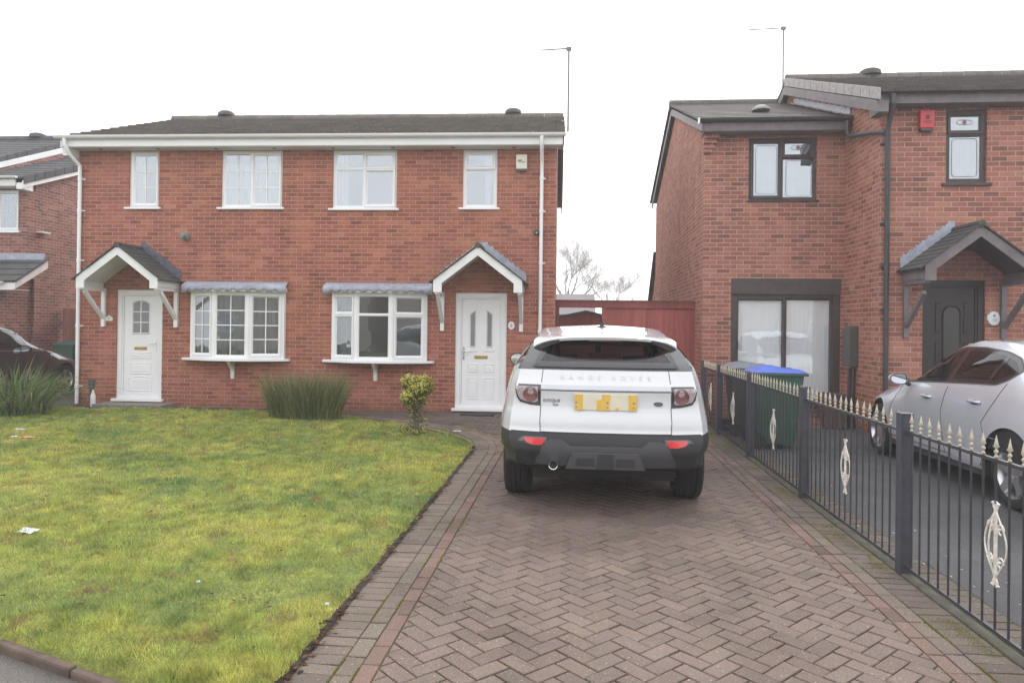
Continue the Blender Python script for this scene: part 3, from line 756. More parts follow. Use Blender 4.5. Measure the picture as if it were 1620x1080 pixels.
m = MB()
m.box(2.14, 4.54, 12.22, 12.245, 4.93, 5.075); m.box(2.14, 4.54, 12.245, 12.49, 4.92, 4.935)
m.box(4.42, 9.7, 10.86, 10.885, 4.935, 5.085); m.box(4.56, 9.7, 10.885, 11.09, 4.935, 4.95)
m.build('fascia', M['browngrey'], rh, world=True)
m = MB(); gutter(m, 2.04, 4.54, 12.165, 5.13); gutter(m, 4.38, 9.8, 10.80, 5.125); m.build('gutter', M['blackgut'], rh, world=True, smooth=True)
m = MB(); m.box(2.03, 2.05, 12.10, 12.2, 5.03, 5.13); m.build('gutter_end', M['paintwhite'], rh, world=True)
m = MB(); x = 4.63
m.tube([(4.60, 10.80, 5.06), (4.60, 10.80, 4.93), (x, 10.98, 4.74), (x, 11.03, 4.6), (x, 11.04, .02)], .036, 12)
for z in (4.4, 3.2, 2.55, 1.9, .6): m.lathe([(.043, z-.03), (.043, z+.03)], (x, 11.04, 0), 2, 12); m.box(x-.085, x+.0, 11.05, 11.099, z-.012, z+.012)
m.tube([(4.46, 12.165, 5.06), (4.46, 12.165, 4.86), (4.47, 12.1, 4.78), (4.48, 11.2, 4.60), (4.60, 11.04, 4.56)], .034, 10)
m.build('downpipe', M['blackgut'], rh, world=True, smooth=True)
# lead soaker where the wing roof meets the side of the main house
m = MB(); n = 30; vs = []
for i in range(n+1):
    t = i/n; y_ = 12.25+3.1*t; z_ = 5.17+1.163*t; 
    vs += [(4.535, y_, z_+.13+.014*math.sin(i*2.1)), (4.53, y_, z_+.02), (4.42+.02*math.sin(i*1.3), y_, z_+.005+.02)]
m.add(vs, [(i*3+j, i*3+j+1, (i+1)*3+j+1, (i+1)*3+j) for i in range(n) for j in range(2)])
o_ = m.build('flashing', plain('pale_lead', (.42, .42, .45), .5, .25, 20), rh, world=True, doubles=False)
# windows and doors, world frames (mesh shifted into the root's frame by window_w)
class FW(Fr):
    def __init__(s, x, y, z, base, ang=0): super().__init__((x-base[0], y-base[1], z-base[2]), ang)
B_ = (2.2, 12.5, 0)
window(rh, FW(wW[0], 12.5, wW[2], B_), wW[1]-wW[0], wW[3]-wW[2], [(0, .49, 0, 1, 's', None), (.49, 1, 0, .70, 'f', None), (.49, 1, .70, 1, 's', None)], M['brown'], M['glass'],
       sill=(.03, .03, .04, .02), inner=[('blind', M['blind'], (.05, .53, .05, 1.0, -.13, .1, .75)), ('blind', M['blind'], (.55, 1.05, .05, 1.0, -.13, .1, .75))], roommat=M['room_pale'])
window(rh, FW(5.49, 11.1, 3.80, B_), .582, 1.10, [(0, 1, 0, .69, 'f', None), (0, 1, .69, 1, 's', None)], M['brown'], M['glass'],
       sill=(.06, .06, .04, .04), inner=[('blind', M['blind'], (.05, .54, .05, 1.05, -.13, .1, .75))], roommat=M['room_pale'], fixed=.05)
# leaded decoration: rounded border lines and a red diamond
m = MB()
def lead_border(u0, u1, z0, z1, fr, r=.05):
    pts = []
    for cx, cz, a0 in ((u1-r, z1-r, 0), (u0+r, z1-r, 90), (u0+r, z0+r, 180), (u1-r, z0+r, 270)):
        for k in range(5):
            a = rad(a0+k*22.5); pts.append((cx+r*math.cos(a), cz+r*math.sin(a)))
    pts.append(pts[0]); m = MB(); m.tube([fr.pt(*p, -.054) for p in pts], .004, 4, caps=False); m.build('window_leading', M['ink'], rh)
f1 = FW(wW[0], 12.5, wW[2], B_); lead_border(.13, .48, .12, .96, f1); lead_border(.64, 1.06, .08, .70, f1)
f2 = FW(5.49, 11.1, 3.80, B_); lead_border(.11, .47, .11, .68, f2)
m = MB()
for fr, uc, zc, w in ((f2, .29, .925, .15), (f1, .84, .92, .16)):
    vs = [fr.pt(uc+a, zc+b, -.056) for a, b in ((-w*.25, 0), (0, .05), (w*.25, 0), (0, -.05))]; m.add(vs, [(0, 1, 2, 3)])
m.build('leaded_diamond', plain('red_glass', (.45, .05, .06), .2, .1, 5), rh, doubles=False)
m = MB()
for fr, uc, zc, w in ((f2, .29, .925, .15), (f1, .84, .92, .16)):
    for s in (-1, 1):
        pts = [fr.pt(uc+s*(w*.3+.07*math.cos(a)), zc+.035*math.sin(a), -.056) for a in [k*math.pi/6 for k in range(13)]]; m.tube(pts, .005, 4)
m.build('leaded_scroll', M['lead'], rh)
# patio door
pw, ph = pat[1]-pat[0], pat[3]-pat[2]; fr = FW(pat[0], 12.5, pat[2], B_)
fm, gm, bb = MB(), MB(), MB()
fr.box(fm, 0, pw, ph-.27, ph, -.12, .012)           # head board
fr.box(fm, 0, .09, 0, ph-.27, -.12, -.02); fr.box(fm, pw-.12, pw, 0, ph-.27, -.12, -.02); fr.box(fm, .09, pw-.12, ph-.33, ph-.27, -.12, -.03); fr.box(fm, .09, pw-.12, 0, .05, -.12, -.02)
mid_ = .09+(pw-.21)*.5
lights(fr, [(.09, mid_+.02, .05, ph-.33, 's', None)], fm, gm, bb, -.05, .04, .05)
lights(fr, [(mid_+.02, pw-.12, .05, ph-.33, 'f', None)], fm, gm, bb, -.07, .04, .05)
pd = fm.build('patio_door', M['brown'], rh); gm.build('pane', M['glass_patio'], pd)
m = MB(); blinds(m, fr, .10, mid_+.02, .06, ph-.34, -.125, .089, .05); blinds(m, fr, mid_+.03, pw-.14, .06, ph-.34, -.125, .089, .16); m.build('blind', M['blind_bright'], pd, doubles=False)
m = MB(); fr.box(m, .105, .13, .92, 1.10, -.03, -.02); m.tube([fr.pt(.118, .94, -.02), fr.pt(.118, .94, .02), fr.pt(.118, 1.08, .02), fr.pt(.118, 1.08, -.02)], .009, 8); m.build('handle', M['blackgut'], pd)
m = MB(); fr.box(m, 0, pw, -.035, -.002, -.12, .03); m.build('sill', M['brown'], pd)
dM = door(rh, 5.177-2.2, 6.065-2.2, .06, 2.354, 'brown', M['darkdoor'], M['darkdoor'], y=-1.4)
porch(rh, 5.615-2.2, .74, .72, -1.4, 2.30, 2.52, 3.09, M['browngrey'], M['brown'], (-1,), M['tile_porch'], M['lead'])
m = MB(); m.box(5.084, 5.285, 11.01, 11.099, 4.61, 4.88); ra = m.build('alarm_box', plain('red_alarm_plastic', (.50, .03, .045), .35, .05, 5), rh, world=True, bevel=.01)
m = MB(); m.box(5.10, 5.27, 11.02, 11.099, 4.572, 4.608); m.build('alarm_strobe', M['blackgut'], ra, world=True)
m = MB(); m.box(5.12, 5.25, 11.0075, 11.0095, 4.70, 4.712); m.box(5.14, 5.23, 11.0075, 11.0095, 4.675, 4.683); m.box(5.16, 5.21, 11.0075, 11.0095, 4.74, 4.80); m.build('alarm_lettering', M['darkdoor'], ra, world=True)
m = MB(); m.lathe([(0, 0), (.085, 0), (.088, .005), (.08, .014), (0, .015)], (0, 0, 0), 2, 28)
mo = MB(); mo.add([(6.185-2.2+v[0], -1.402-v[2], 1.79+v[1]*1.2) for v in m.v], m.f); pl = mo.build('number_plaque', M['upvc'], rh, smooth=True)
text_mesh('10', .07, .001, M['ink'], pl, 'number', (6.185-2.2, -1.4185, 1.765)); 
m = MB(); m.lathe([(0, 0), (.02, 0), (0, .002)], (6.185-2.2, -1.418, 1.83), 1, 10); m.build('flower_motif', M['ink'], pl)
m = MB(); m.box(6.085, 6.115, 11.07, 11.099, 1.76, 1.85); m.build('doorbell', M['upvc'], rh, world=True, bevel=.004)
m = MB(); m.prism([(11.85, 1.0), (12.15, 1.0), (12.15, 1.62), (12.0, 1.66), (11.85, 1.66)], 0, 4.40, 4.549); mb_ = m.build('meter_box', plain('brown_meter_box', (.07, .06, .06), .5, .15, 9), rh, world=True, bevel=.012)
m = MB(); m.tube([(4.50, 11.95, 1.0), (4.50, 11.95, .0)], .022, 8); m.box(4.46, 4.549, 11.99, 12.07, 0, .98); m.build('conduit', M['brown'], mb_, world=True)
aerial(rh, 4.42-2.2, 15.75-12.5, 6.7, 8.14, .74)
# low extension behind the wing
m = MB(); m.prism([(19.92, -.1), (21.3, -.1), (21.3, 2.35), (19.92, 3.62)], 0, 2.26, 4.2); m.build('rear_extension', M['brick_side'], rh, world=True)
m = MB(); s1 = Vector((0, -1.55, 1.40)); courses(m, (2.14, 21.45, 2.28), (1, 0, 0), s1, 2.2, s1.length, .3, .02, .02); m.build('extension_roof', M['tile'], rh, world=True)

# ================================================================ left-hand house
lh = thing('brick_house', 'dull red brick house at the far left edge with white window and grey roof', 'house', (-13.25, 16, 0))
m = MB(); lw = (-14.6, -13.45, 3.74, 4.74)
wall_panel(m, 1, 16, .28, -20, -13.25, 2.6, 4.78, [lw]); 
wall_panel(m, 1, 15.5, .28, -20, -13.32, -.15, 2.6, [(-17.5, -15.2, .9, 2.1)])
m.build('front_wall', M['brick_old'], lh, world=True)
m = MB(); m.prism([(16.28, -.15), (23, -.15), (23, 4.78), (19.6, 6.3), (16.28, 4.95)], 0, -13.53, -13.25); m.box(-13.60, -13.32, 15.78, 16.279, -.15, 2.6)
m.prism([(16.28, 4.7), (23, 4.7), (23, 4.95), (19.3, 6.6), (16.28, 5.2)], 0, -14.85, -14.57)
m.build('side_wall', M['brick_old'], lh, world=True)
m = MB(); s1 = Vector((0, 3.95, 1.5)); courses(m, (-14.9, 15.66, 4.95), (1, 0, 0), s1, 1.85, s1.length, .33, .02, .02); s2 = Vector((0, -3.95, 1.5)); courses(m, (-14.9, 23.55, 4.95), (1, 0, 0), s2, 1.85, s2.length)
lr = m.build('wing_roof', M['tile_slate'], lh, world=True)
m = MB(); s1 = Vector((0, 4.3, 1.82)); courses(m, (-20.2, 15.3, 5.08), (1, 0, 0), s1, 5.6, s1.length, .33, .02, .02); s2 = Vector((0, -4.3, 1.82)); courses(m, (-20.2, 23.9, 5.08), (1, 0, 0), s2, 5.6, s2.length)
lr2 = m.build('roof', M['tile_slate'], lh, world=True)
m = MB()
for k in range(13):
    t = k/13; y_, z_ = 15.3+4.3*t, 5.06+1.82*t; d = 4.3/13; e = 1.82/13
    m.prism([(y_, z_-.13), (y_+d*.93, z_-.13+e*.93), (y_+d*.93, z_+.07+e*.93), (y_, z_+.07)], 0, -14.62, -14.585)
m.build('verge_tiles', M['tile_slate'], lr2, world=True)
m = MB()
for k in range(12):
    t = k/12; y_, z_ = 15.66+3.95*t, 4.94+1.5*t; d = 3.95/12; e = 1.5/12
    m.prism([(y_, z_-.12), (y_+d*.93, z_-.12+e*.93), (y_+d*.93, z_+.06+e*.93), (y_, z_+.06)], 0, -13.06, -13.03)
m.build('verge_tiles', M['tile_slate'], lr, world=True)
m = MB(); m.tube([(-20, 19.6, 6.93), (-14.62, 19.6, 6.93)], .12, 10); m.tube([(-14.6, 19.6, 6.48), (-13.05, 19.6, 6.48)], .12, 10); m.build('ridge_tiles', M['tile_slate'], lr2, world=True, smooth=True)
m = MB(); m.lathe([(.24, 0), (.22, .1), (.12, .14), (0, .15)], (-15.9, 19.6, 6.98), 2, 12); m.build('ridge_vent', M['tile_slate'], lr2, world=True, smooth=True)
m = MB(); m.box(-20, -13.28, 15.68, 15.70, 4.78, 4.95); m.box(-20, -13.28, 15.70, 15.99, 4.775, 4.79)
m.prism([(15.66, 4.72), (15.66, 4.90), (19.6, 6.40), (19.6, 6.22)], 0, -13.09, -13.062); m.box(-13.24, -13.092, 15.66, 16.0, 4.70, 4.85)
m.prism([(15.3, 4.86), (15.3, 5.0), (19.6, 6.8), (19.6, 6.64)], 0, -14.58, -14.56)
m.build('fascia', M['paintwhite'], lh, world=True)
m = MB(); gutter(m, -20, -13.2, 15.61, 5.0); m.build('gutter', M['upvc'], lh, world=True, smooth=True)
window(lh, Fr((lw[0]+13.25, 0, lw[2]-0)), lw[1]-lw[0], 1.0, [(0, .5, 0, 1, 'f', None), (.5, 1, 0, 1, 's', None)], M['upvc'], M['glass'], sill=(.05, .05, .05, .04),
       inner=[('net', M['net'], (.06, 1.1, .05, .95, -.13, .015, .08, 8))], roommat=M['room_pale'])
m = MB(); fr = Fr((lw[0]+13.25, 0, lw[2]))
for k in range(-9, 14):
    for s in (-1, 1):
        a0 = (.62+k*.07, .09); pts = []
        for t in range(0, 30):
            u, z = .62+k*.07+s*t*.028, .09+t*.042
            if .64 < u < 1.08 and z < .92: pts.append(fr.pt(u, z, -.052))
        if len(pts) > 1: m.tube([pts[0], pts[-1]], .002, 4)
m.build('diamond_leading', M['lead'], lh)
# lean-to roof across the front
m = MB(); s1 = Vector((0, 1.05, .62)); courses(m, (-20, 15.0, 2.46), (1, 0, 0), s1, 7.35, s1.length, .30, .02, .025)
lt = m.build('lean_to_roof', M['tile_slate'], lh, world=True)
m = MB(); m.prism([(15.02, 2.30), (15.02, 2.44), (16.02, 3.03), (16.02, 2.85)], 0, -12.72, -12.69); m.box(-20, -12.72, 15.02, 15.04, 2.28, 2.44); m.box(-20, -12.73, 15.04, 15.49, 2.28, 2.295); m.build('bargeboard', M['paintwhite'], lt, world=True)
m = MB(); gutter(m, -20, -12.95, 14.95, 2.47); m.build('gutter', M['upvc'], lt, world=True, smooth=True)
m = MB(); m.box(-20, -12.75, 15.93, 15.999, 3.04, 3.20); m.build('flashing', M['lead'], lt, world=True)
m = MB(); m.box(-13.26, -13.08, 16.3, 16.6, 3.75, 3.78); m.build('waste_pipe', M['paintwhite'], lh, world=True)
# ================================================================ cars
def rubber(): return M['tyre']
M['tyre'] = plain('tyre_rubber', (.014, .014, .014), .8, .2, 20)
M['rim'] = plain('silver_alloy', (.55, .55, .57), .3, .05, 6, metal=.85)
M['rimdark'] = plain('dark_alloy', (.10, .10, .11), .35, .05, 6, metal=.7)
M['carwhite'] = plain('white_car_paint', (.66, .675, .70), .25, .03, 2, coat=1)
M['carsilver'] = plain('silver_car_paint', (.60, .62, .67), .30, .03, 3, metal=.35, coat=1)
M['carblack'] = plain('black_car_paint', (.012, .011, .016), .2, .1, 3, coat=1)
M['trim'] = plain('black_plastic_trim', (.020, .021, .024), .55, .12, 14)
M['trimgrey'] = plain('dark_grey_plastic', (.062, .064, .071), .5, .1, 14)
M['trimlight'] = plain('grey_satin_panel', (.11, .11, .113), .4, .08, 10)
M['gloss'] = plain('gloss_black_panel', (.03, .032, .036), .08, .05, 5, coat=1)
M['frit'] = plain('black_glass_border', (.012, .012, .014), .1, .05, 5, coat=.5)
M['carglass'] = glass('car_glass', (.17, .205, .21), .06)
M['tinted'] = glass('tinted_glass', (.33, .35, .36), .05)
M['satin'] = plain('satin_silver_strip', (.48, .49, .52), .35, .03, 4, metal=.4)
M['redlens'] = plain('red_lens', (.62, .012, .008), .15, .08, 30, coat=1)
M['pinklens'] = plain('smoky_red_lens', (.21, .085, .09), .12, .2, 30, coat=1)
M['clearlens'] = plain('clear_lens', (.38, .32, .34), .12, .25, 40, coat=1)
M['seat'] = plain('dark_car_seat', (.05, .05, .052), .8, .15, 9)
M['mirror'] = plain('mirror_glass', (.75, .78, .80), .02, .0, 2, metal=1)

def interp(tab, u):
    xs = [t[0] for t in tab]; return np.interp(u, xs, [t[1] for t in tab])
def crom(P, sub):
    """Catmull-Rom through P, sub[i] steps in segment i"""
    out = []; n = len(P)
    for i in range(n-1):
        p0, p1, p2, p3 = P[max(i-1, 0)], P[i], P[i+1], P[min(i+2, n-1)]
        for k in range(sub[i]):
            t = k/sub[i]
            out.append(tuple(.5*((2*b)+(-a+c)*t+(2*a-5*b+4*c-d)*t*t+(-a+3*b-3*c+d)*t**3) for a, b, c, d in zip(p0, p1, p2, p3)))
    out.append(P[-1]); return out

class Car:
    def __init__(s, root, L, axles, r, T, yr, yf, ex, tw, zsplit, paint):
        s.root, s.L, s.axles, s.r, s.T = root, L, axles, r, T; s.yr, s.yf, s.ex = yr, yf, ex; s.tw = tw
        N = 84; us = np.unique(np.concatenate([np.linspace(0, 1, N), np.linspace(0, .06, 7), np.linspace(.94, 1, 7)]))
        keys = ['zf', 'w2', 'z2', 'w3', 'z3', 'w4', 'z4', 'w5', 'z5', 'w6', 'z6', 'z7']
        tabs = {}
        ker = np.array([1, 2, 3, 2, 1])/9
        fine = np.linspace(0, 1, 201)
        for k in keys:
            v = interp(T[k], fine)
            if k != 'z3':
                p = np.concatenate([2*v[0]-v[4:0:-1], v, 2*v[-1]-v[-2:-6:-1]])
                kk = np.hanning(11)[1:-1]; kk /= kk.sum(); v = np.convolve(p, kk, 'same')[4:-4]
            tabs[k] = np.interp(us, fine, v)
        s.tabs = (us, tabs)
        sub = [3, 4, 5, 9, 9, 6, 10]
        rings = []
        for i, u in enumerate(us):
            g = {k: tabs[k][i] for k in keys}
            P = [(0, g['zf']), (g['w2']-.08, g['zf']), (g['w2'], g['z2']), (g['w3'], g['z3']), (g['w4'], g['z4']), (g['w5'], g['z5']), (g['w6'], g['z6']), (0, g['z7'])]
            c = crom(P, sub); c = [(max(0, x), z) for x, z in c]; c[0] = (0, c[0][1]); c[-1] = (0, c[-1][1])
            rings.append(c)
        nh = len(rings[0]); vs = []; fs = []
        def pos(x, z, u): 
            a = s.YR(x, z); b = s.YF(x, z); return (x, a+(b-a)*u, z)
        def ringpts(c, u): return [pos(x, z, u) for x, z in c]+[pos(-x, z, u) for x, z in c[-2:0:-1]]
        m_ = 2*nh-2
        for c, u in zip(rings, us): vs += ringpts(c, u)
        for i in range(len(us)-1):
            for j in range(m_): fs.append((i*m_+j, i*m_+(j+1) % m_, (i+1)*m_+(j+1) % m_, (i+1)*m_+j))
        K = 26
        for ri, u in ((0, 0.0), (len(us)-1, 1.0)):
            c = rings[ri]; rows = []
            for j in range(nh):
                row = [ri*m_+j]
                for k in range(1, K):
                    x = c[j][0]*(1-2*k/K); vs.append(pos(x, c[j][1], u)); row.append(len(vs)-1)
                row.append(ri*m_+((m_-j) % m_)); rows.append(row)
            for j in range(nh-1):
                for k in range(K): fs.append((rows[j][k], rows[j][k+1], rows[j+1][k+1], rows[j+1][k]))
        bm = bmesh.new(); V = [bm.verts.new(v) for v in vs]
        for f in fs:
            try: bm.faces.new([V[i] for i in f])
            except ValueError: pass
        bmesh.ops.remove_doubles(bm, verts=bm.verts, dist=2e-4)
        bmesh.ops.recalc_face_normals(bm, faces=bm.faces)
        s.bvh = BVHTree.FromBMesh(bm)
        # inner lining is made from the uncut skin
        s.lin = bm.copy()
        me = bpy.data.meshes.new('tmp'); bm.to_mesh(me); bm.free()
        ob = bpy.data.objects.new('tmp', me); C.objects.link(ob)
        cut = MB()
        for y in axles:
            for sx in (-1, 1):
                a, b = sorted((sx*(tw-.30), sx*(tw+.3)))
                cut.lathe([(r+.065, a), (r+.065, b)], (0, y, r+.01), 0, 48)
        co = cut.build('tmpc', [], None)
        md = ob.modifiers.new('b', 'BOOLEAN'); md.operation = 'DIFFERENCE'; md.object = co; md.solver = 'EXACT'
        bpy.context.view_layer.update()
        me2 = bpy.data.meshes.new_from_object(ob.evaluated_get(bpy.context.evaluated_depsgraph_get()))
        bpy.data.objects.remove(ob); bpy.data.objects.remove(co)
        s.bm = bmesh.new(); s.bm.from_mesh(me2); s.bm.normal_update()
    def YR(s, x, z): return interp(s.yr, z)+s.ex[0]*(abs(x)/.95)**s.ex[1]
    def YF(s, x, z): return interp(s.yf, z)-s.ex[2]*(abs(x)/.95)**s.ex[3]
    def tab(s, key, y):
        # value of a table at length y (u approximated with mid height shape)
        u = (y-.1)/(s.L-.2); us, t = s.tabs; return float(np.interp(u, us, t[key]))
    def is_arch(s, c, n):
        return any(abs(math.hypot(c.y-y, c.z-s.r-.01)-(s.r+.065)) < .012 and abs(n.x) < .3 for y in s.axles) or \
               any(math.hypot(c.y-y, c.z-s.r-.01) < s.r+.06 and abs(abs(c.x)-(s.tw-.30)) < .01 for y in s.axles)
    def split(s, classify, mats):
        groups = {}
        for f in s.bm.faces:
            c = f.calc_center_median()
            k = 'wheel_arch' if s.is_arch(c, f.normal) else classify(c, f.normal)
            if k: groups.setdefault(k, []).append(f)
        out = {}
        for k, faces in groups.items():
            ids = {}; vs = []; fs = []
            for f in faces:
                q = []
                for v in f.verts:
                    if v.index not in ids: ids[v.index] = len(vs); vs.append(v.co.copy())
                    q.append(ids[v.index])
                fs.append(q)
            m = MB(); m.v = [tuple(v) for v in vs]; m.f = fs; m.c = [None]*len(fs); m.mi = [0]*len(fs)
            out[k] = m.build(k, mats.get(k, M['trim']), s.root, smooth=True, angle=32, doubles=False)
            me = out[k].data
        return out
    def lining(s, keep, off=.03, mat=None):
        bm = s.lin; bm.normal_update()
        for v in bm.verts: v.co -= v.normal*off
        dele = [f for f in bm.faces if not keep(f.calc_center_median(), f.normal)]
        bmesh.ops.delete(bm, geom=dele, context='FACES')
        me = bpy.data.meshes.new('cabin_lining'); bm.to_mesh(me); bm.free(); me.materials.append(mat or M['dark'])
        o = bpy.data.objects.new('cabin_lining', me); C.objects.link(o); o.parent = s.root; return o
    # projection helpers ------------------------------------------------
    def proj(s, a, b, side, off):
        """side 'L'(-x) 'R'(+x): a=y b=z ; 'B' back a=x b=z ; 'F' front ; 'T' top a=x b=y"""
        o, d = {'L': ((-3, a, b), (1, 0, 0)), 'R': ((3, a, b), (-1, 0, 0)), 'B': ((a, -3, b), (0, 1, 0)), 'F': ((a, s.L+3, b), (0, -1, 0)), 'T': ((a, b, 5), (0, 0, -1))}[side]
        h, n, i, dist = s.bvh.ray_cast(Vector(o), Vector(d))
        if h is None: return None
        if n.dot(Vector(d)) > 0: n = -n
        return h+n*off
    def patch(s, poly, side, off, mat, name, parent=None, step=.03, th=0, build=True, mb=None, smooth=True):
        bm = bmesh.new(); vs = [bm.verts.new((a, b, 0)) for a, b in poly]; bm.faces.new(vs)
        for ax in (0, 1):
            lo, hi = min(p[ax] for p in poly), max(p[ax] for p in poly); n = max(1, int((hi-lo)/step))
            for k in range(1, n):
                co = [0, 0, 0]; co[ax] = lo+(hi-lo)*k/n; no = [0, 0, 0]; no[ax] = 1
                bmesh.ops.bisect_plane(bm, geom=bm.verts[:]+bm.edges[:]+bm.faces[:], plane_co=co, plane_no=no)
        last = None
        for v in bm.verts:
            q = s.proj(v.co.x, v.co.y, side, off)
            v.co = q if q is not None else (last or v.co); last = v.co.copy()
        if th:
            r = bmesh.ops.extrude_face_region(bm, geom=bm.faces[:])
            for v in [g for g in r['geom'] if isinstance(g, bmesh.types.BMVert)]:
                d = {'L': (1, 0, 0), 'R': (-1, 0, 0), 'B': (0, 1, 0), 'F': (0, -1, 0), 'T': (0, 0, -1)}[side]; v.co += Vector(d)*-0+Vector(d)*th
        bmesh.ops.recalc_face_normals(bm, faces=bm.faces)
        me = bpy.data.meshes.new(name); bm.to_mesh(me); bm.free(); me.materials.append(mat)
        if smooth: me.polygons.foreach_set('use_smooth', [True]*len(me.polygons)); me.set_sharp_from_angle(angle=rad(40))
        o = bpy.data.objects.new(name, me); C.objects.link(o); o.parent = parent or s.root; return o
    def ring(s, poly, k, side, off, mat, name, parent=None, n=120, w=None):
        """band between poly and poly shrunk by w metres"""
        P = resample(poly, n); cx = sum(p[0] for p in P)/n; cy = sum(p[1] for p in P)/n
        Q = inset(P, w)
        m = MB(); vs = []
        mids = [((p[0]+q[0])/2, (p[1]+q[1])/2) for p, q in zip(P, Q)]
        for L in (P, mids, Q): 
            for p in L:
                h = s.proj(*p, side, off); vs.append(h if h is not None else (vs[-1] if vs else Vector()))
        m.add(vs, [(L*n+i, L*n+(i+1) % n, (L+1)*n+(i+1) % n, (L+1)*n+i) for L in (0, 1) for i in range(n)])
        return m.build(name, mat, parent or s.root, smooth=True, angle=80, doubles=False)
    def gap(s, lines, side, name='panel_gap', rr=.0035, mat=None, parent=None, off=.0005):
        for ln in lines:
            m = MB()
            P = resample(ln, max(8, int(plen(ln)/.015)), closed=False); q = [s.proj(*p, side, off) for p in P]; q = [x for x in q if x is not None]
            if len(q) > 1: m.tube(q, rr, 6); m.build(name, mat or M['frit'], parent or s.root)
    def wheels(s, style=0, rimmat=None, W=.225):
        r = s.r
        for y in s.axles:
            for sx in (-1, 1):
                x = sx*(s.tw-.035-W/2)
                t = MB(); h = W/2
                prof = [(r*.70, -h*.86), (r*.76, -h*.98), (r*.86, -h*1.04), (r*.95, -h*.97), (r*.985, -h*.85), (r, -h*.6)]
                for gx in (-.38, 0, .38): prof += [(r, h*gx-h*.10), (r*.975, h*gx-h*.05), (r*.975, h*gx+h*.05), (r, h*gx+h*.10)]
                prof += [(r, h*.6), (r*.985, h*.85), (r*.95, h*.97), (r*.86, h*1.04), (r*.76, h*.98), (r*.70, h*.86)]
                t.lathe(prof, (x, y, r), 0, 56, cap=False); w = t.build('wheel', M['tyre'], s.root, smooth=True, angle=30)
                m = MB(); o = sx*h
                def L(q): return [(a, b*sx) for a, b in q]
                m.lathe(L([(r*.60, -h*.7), (r*.68, h*.55), (r*.715, h*.86), (r*.73, h*.90), (r*.70, h*.90), (r*.66, h*.72), (r*.62, h*.2)]), (x, y, r), 0, 48, cap=False)
                n = 5
                for k in range(n):
                    for dd in ((-.16, .16) if style == 0 else (0,)):
                        a = 2*math.pi*k/n+math.pi/2; a2 = a+dd*1.1; wd = .020 if style == 0 else .038
                        p0 = Vector((x+sx*h*.55, y+math.cos(a+dd*.9)*r*.13, r+math.sin(a+dd*.9)*r*.13)); p1 = Vector((x+sx*h*.80, y+math.cos(a2)*r*.68, r+math.sin(a2)*r*.68))
                        d = (p1-p0); l = d.length; d.normalize(); tt = Vector((0, -math.sin(a2), math.cos(a2))); nn = d.cross(tt).normalized()
                        vs = [p0+tt*wd*1.25-nn*.02, p0-tt*wd*1.25-nn*.02, p0-tt*wd*1.25+nn*.02, p0+tt*wd*1.25+nn*.02, p1+tt*wd-nn*.02, p1-tt*wd-nn*.02, p1-tt*wd+nn*.02, p1+tt*wd+nn*.02]
                        m.add(vs, [(0, 1, 2, 3), (7, 6, 5, 4), (0, 4, 5, 1), (1, 5, 6, 2), (2, 6, 7, 3), (3, 7, 4, 0)])
                m.lathe(L([(r*.24, h*.2), (r*.24, h*.62), (r*.20, h*.72), (0, h*.72)]), (x, y, r), 0, 24)
                for k in range(5):
                    a = 2*math.pi*k/5; m.lathe(L([(.011, h*.6), (.011, h*.76), (0, h*.76)]), (x, y+math.cos(a)*r*.15, r+math.sin(a)*r*.15), 0, 8)
                m.build('rim', rimmat or M['rim'], w, smooth=True, angle=30)
                m = MB(); m.lathe(L([(0, -h*.1), (r*.42, -h*.1), (r*.42, h*.05), (0, h*.05)]), (x, y, r), 0, 28); m.build('brake_disc', M['steel'], w, smooth=True)
                m = MB(); m.lathe(L([(r*.60, -h*.9), (r*.60, -h*.7), (0, -h*.7)]), (x, y, r), 0, 28); m.build('wheel_back', M['dark'], w)
def plen(P): return sum(math.dist(a, b) for a, b in zip(P[:-1], P[1:]))
def resample(P, n, closed=True):
    Q = list(P)+([P[0]] if closed else []); L = [0]
    for a, b in zip(Q[:-1], Q[1:]): L.append(L[-1]+math.dist(a, b))
    out = []; m = n if closed else n-1
    for i in range(n):
        s = L[-1]*i/m; k = 0
        while k < len(Q)-2 and s > L[k+1]: k += 1
        f = (s-L[k])/max(1e-9, L[k+1]-L[k]); out.append((Q[k][0]*(1-f)+Q[k+1][0]*f, Q[k][1]*(1-f)+Q[k+1][1]*f))
    return out
def inset(P, w):
    n = len(P); A = sum(P[i][0]*P[(i+1) % n][1]-P[(i+1) % n][0]*P[i][1] for i in range(n)); sg = 1 if A > 0 else -1; out = []
    for i in range(n):
        a, b = P[(i-2) % n], P[(i+2) % n]; dx, dy = b[0]-a[0], b[1]-a[1]; l = math.hypot(dx, dy) or 1
        out.append((P[i][0]-sg*dy/l*w, P[i][1]+sg*dx/l*w))
    return out
def smooth_poly(P, n=80):
    """round a polygon with a closed Catmull-Rom"""
    out = []; m = len(P)
    for i in range(m):
        p0, p1, p2, p3 = P[(i-1) % m], P[i], P[(i+1) % m], P[(i+2) % m]
        for k in range(6):
            t = k/6; out.append(tuple(.5*((2*b)+(-a+c)*t+(2*a-5*b+4*c-d)*t*t+(-a+3*b-3*c+d)*t**3) for a, b, c, d in zip(p0, p1, p2, p3)))
    return out
def inside(p, poly):
    x, y = p; c = False; n = len(poly); j = n-1
    for i in range(n):
        xi, yi = poly[i]; xj, yj = poly[j]
        if (yi > y) != (yj > y) and x < (xj-xi)*(y-yi)/(yj-yi)+xi: c = not c
        j = i
    return c
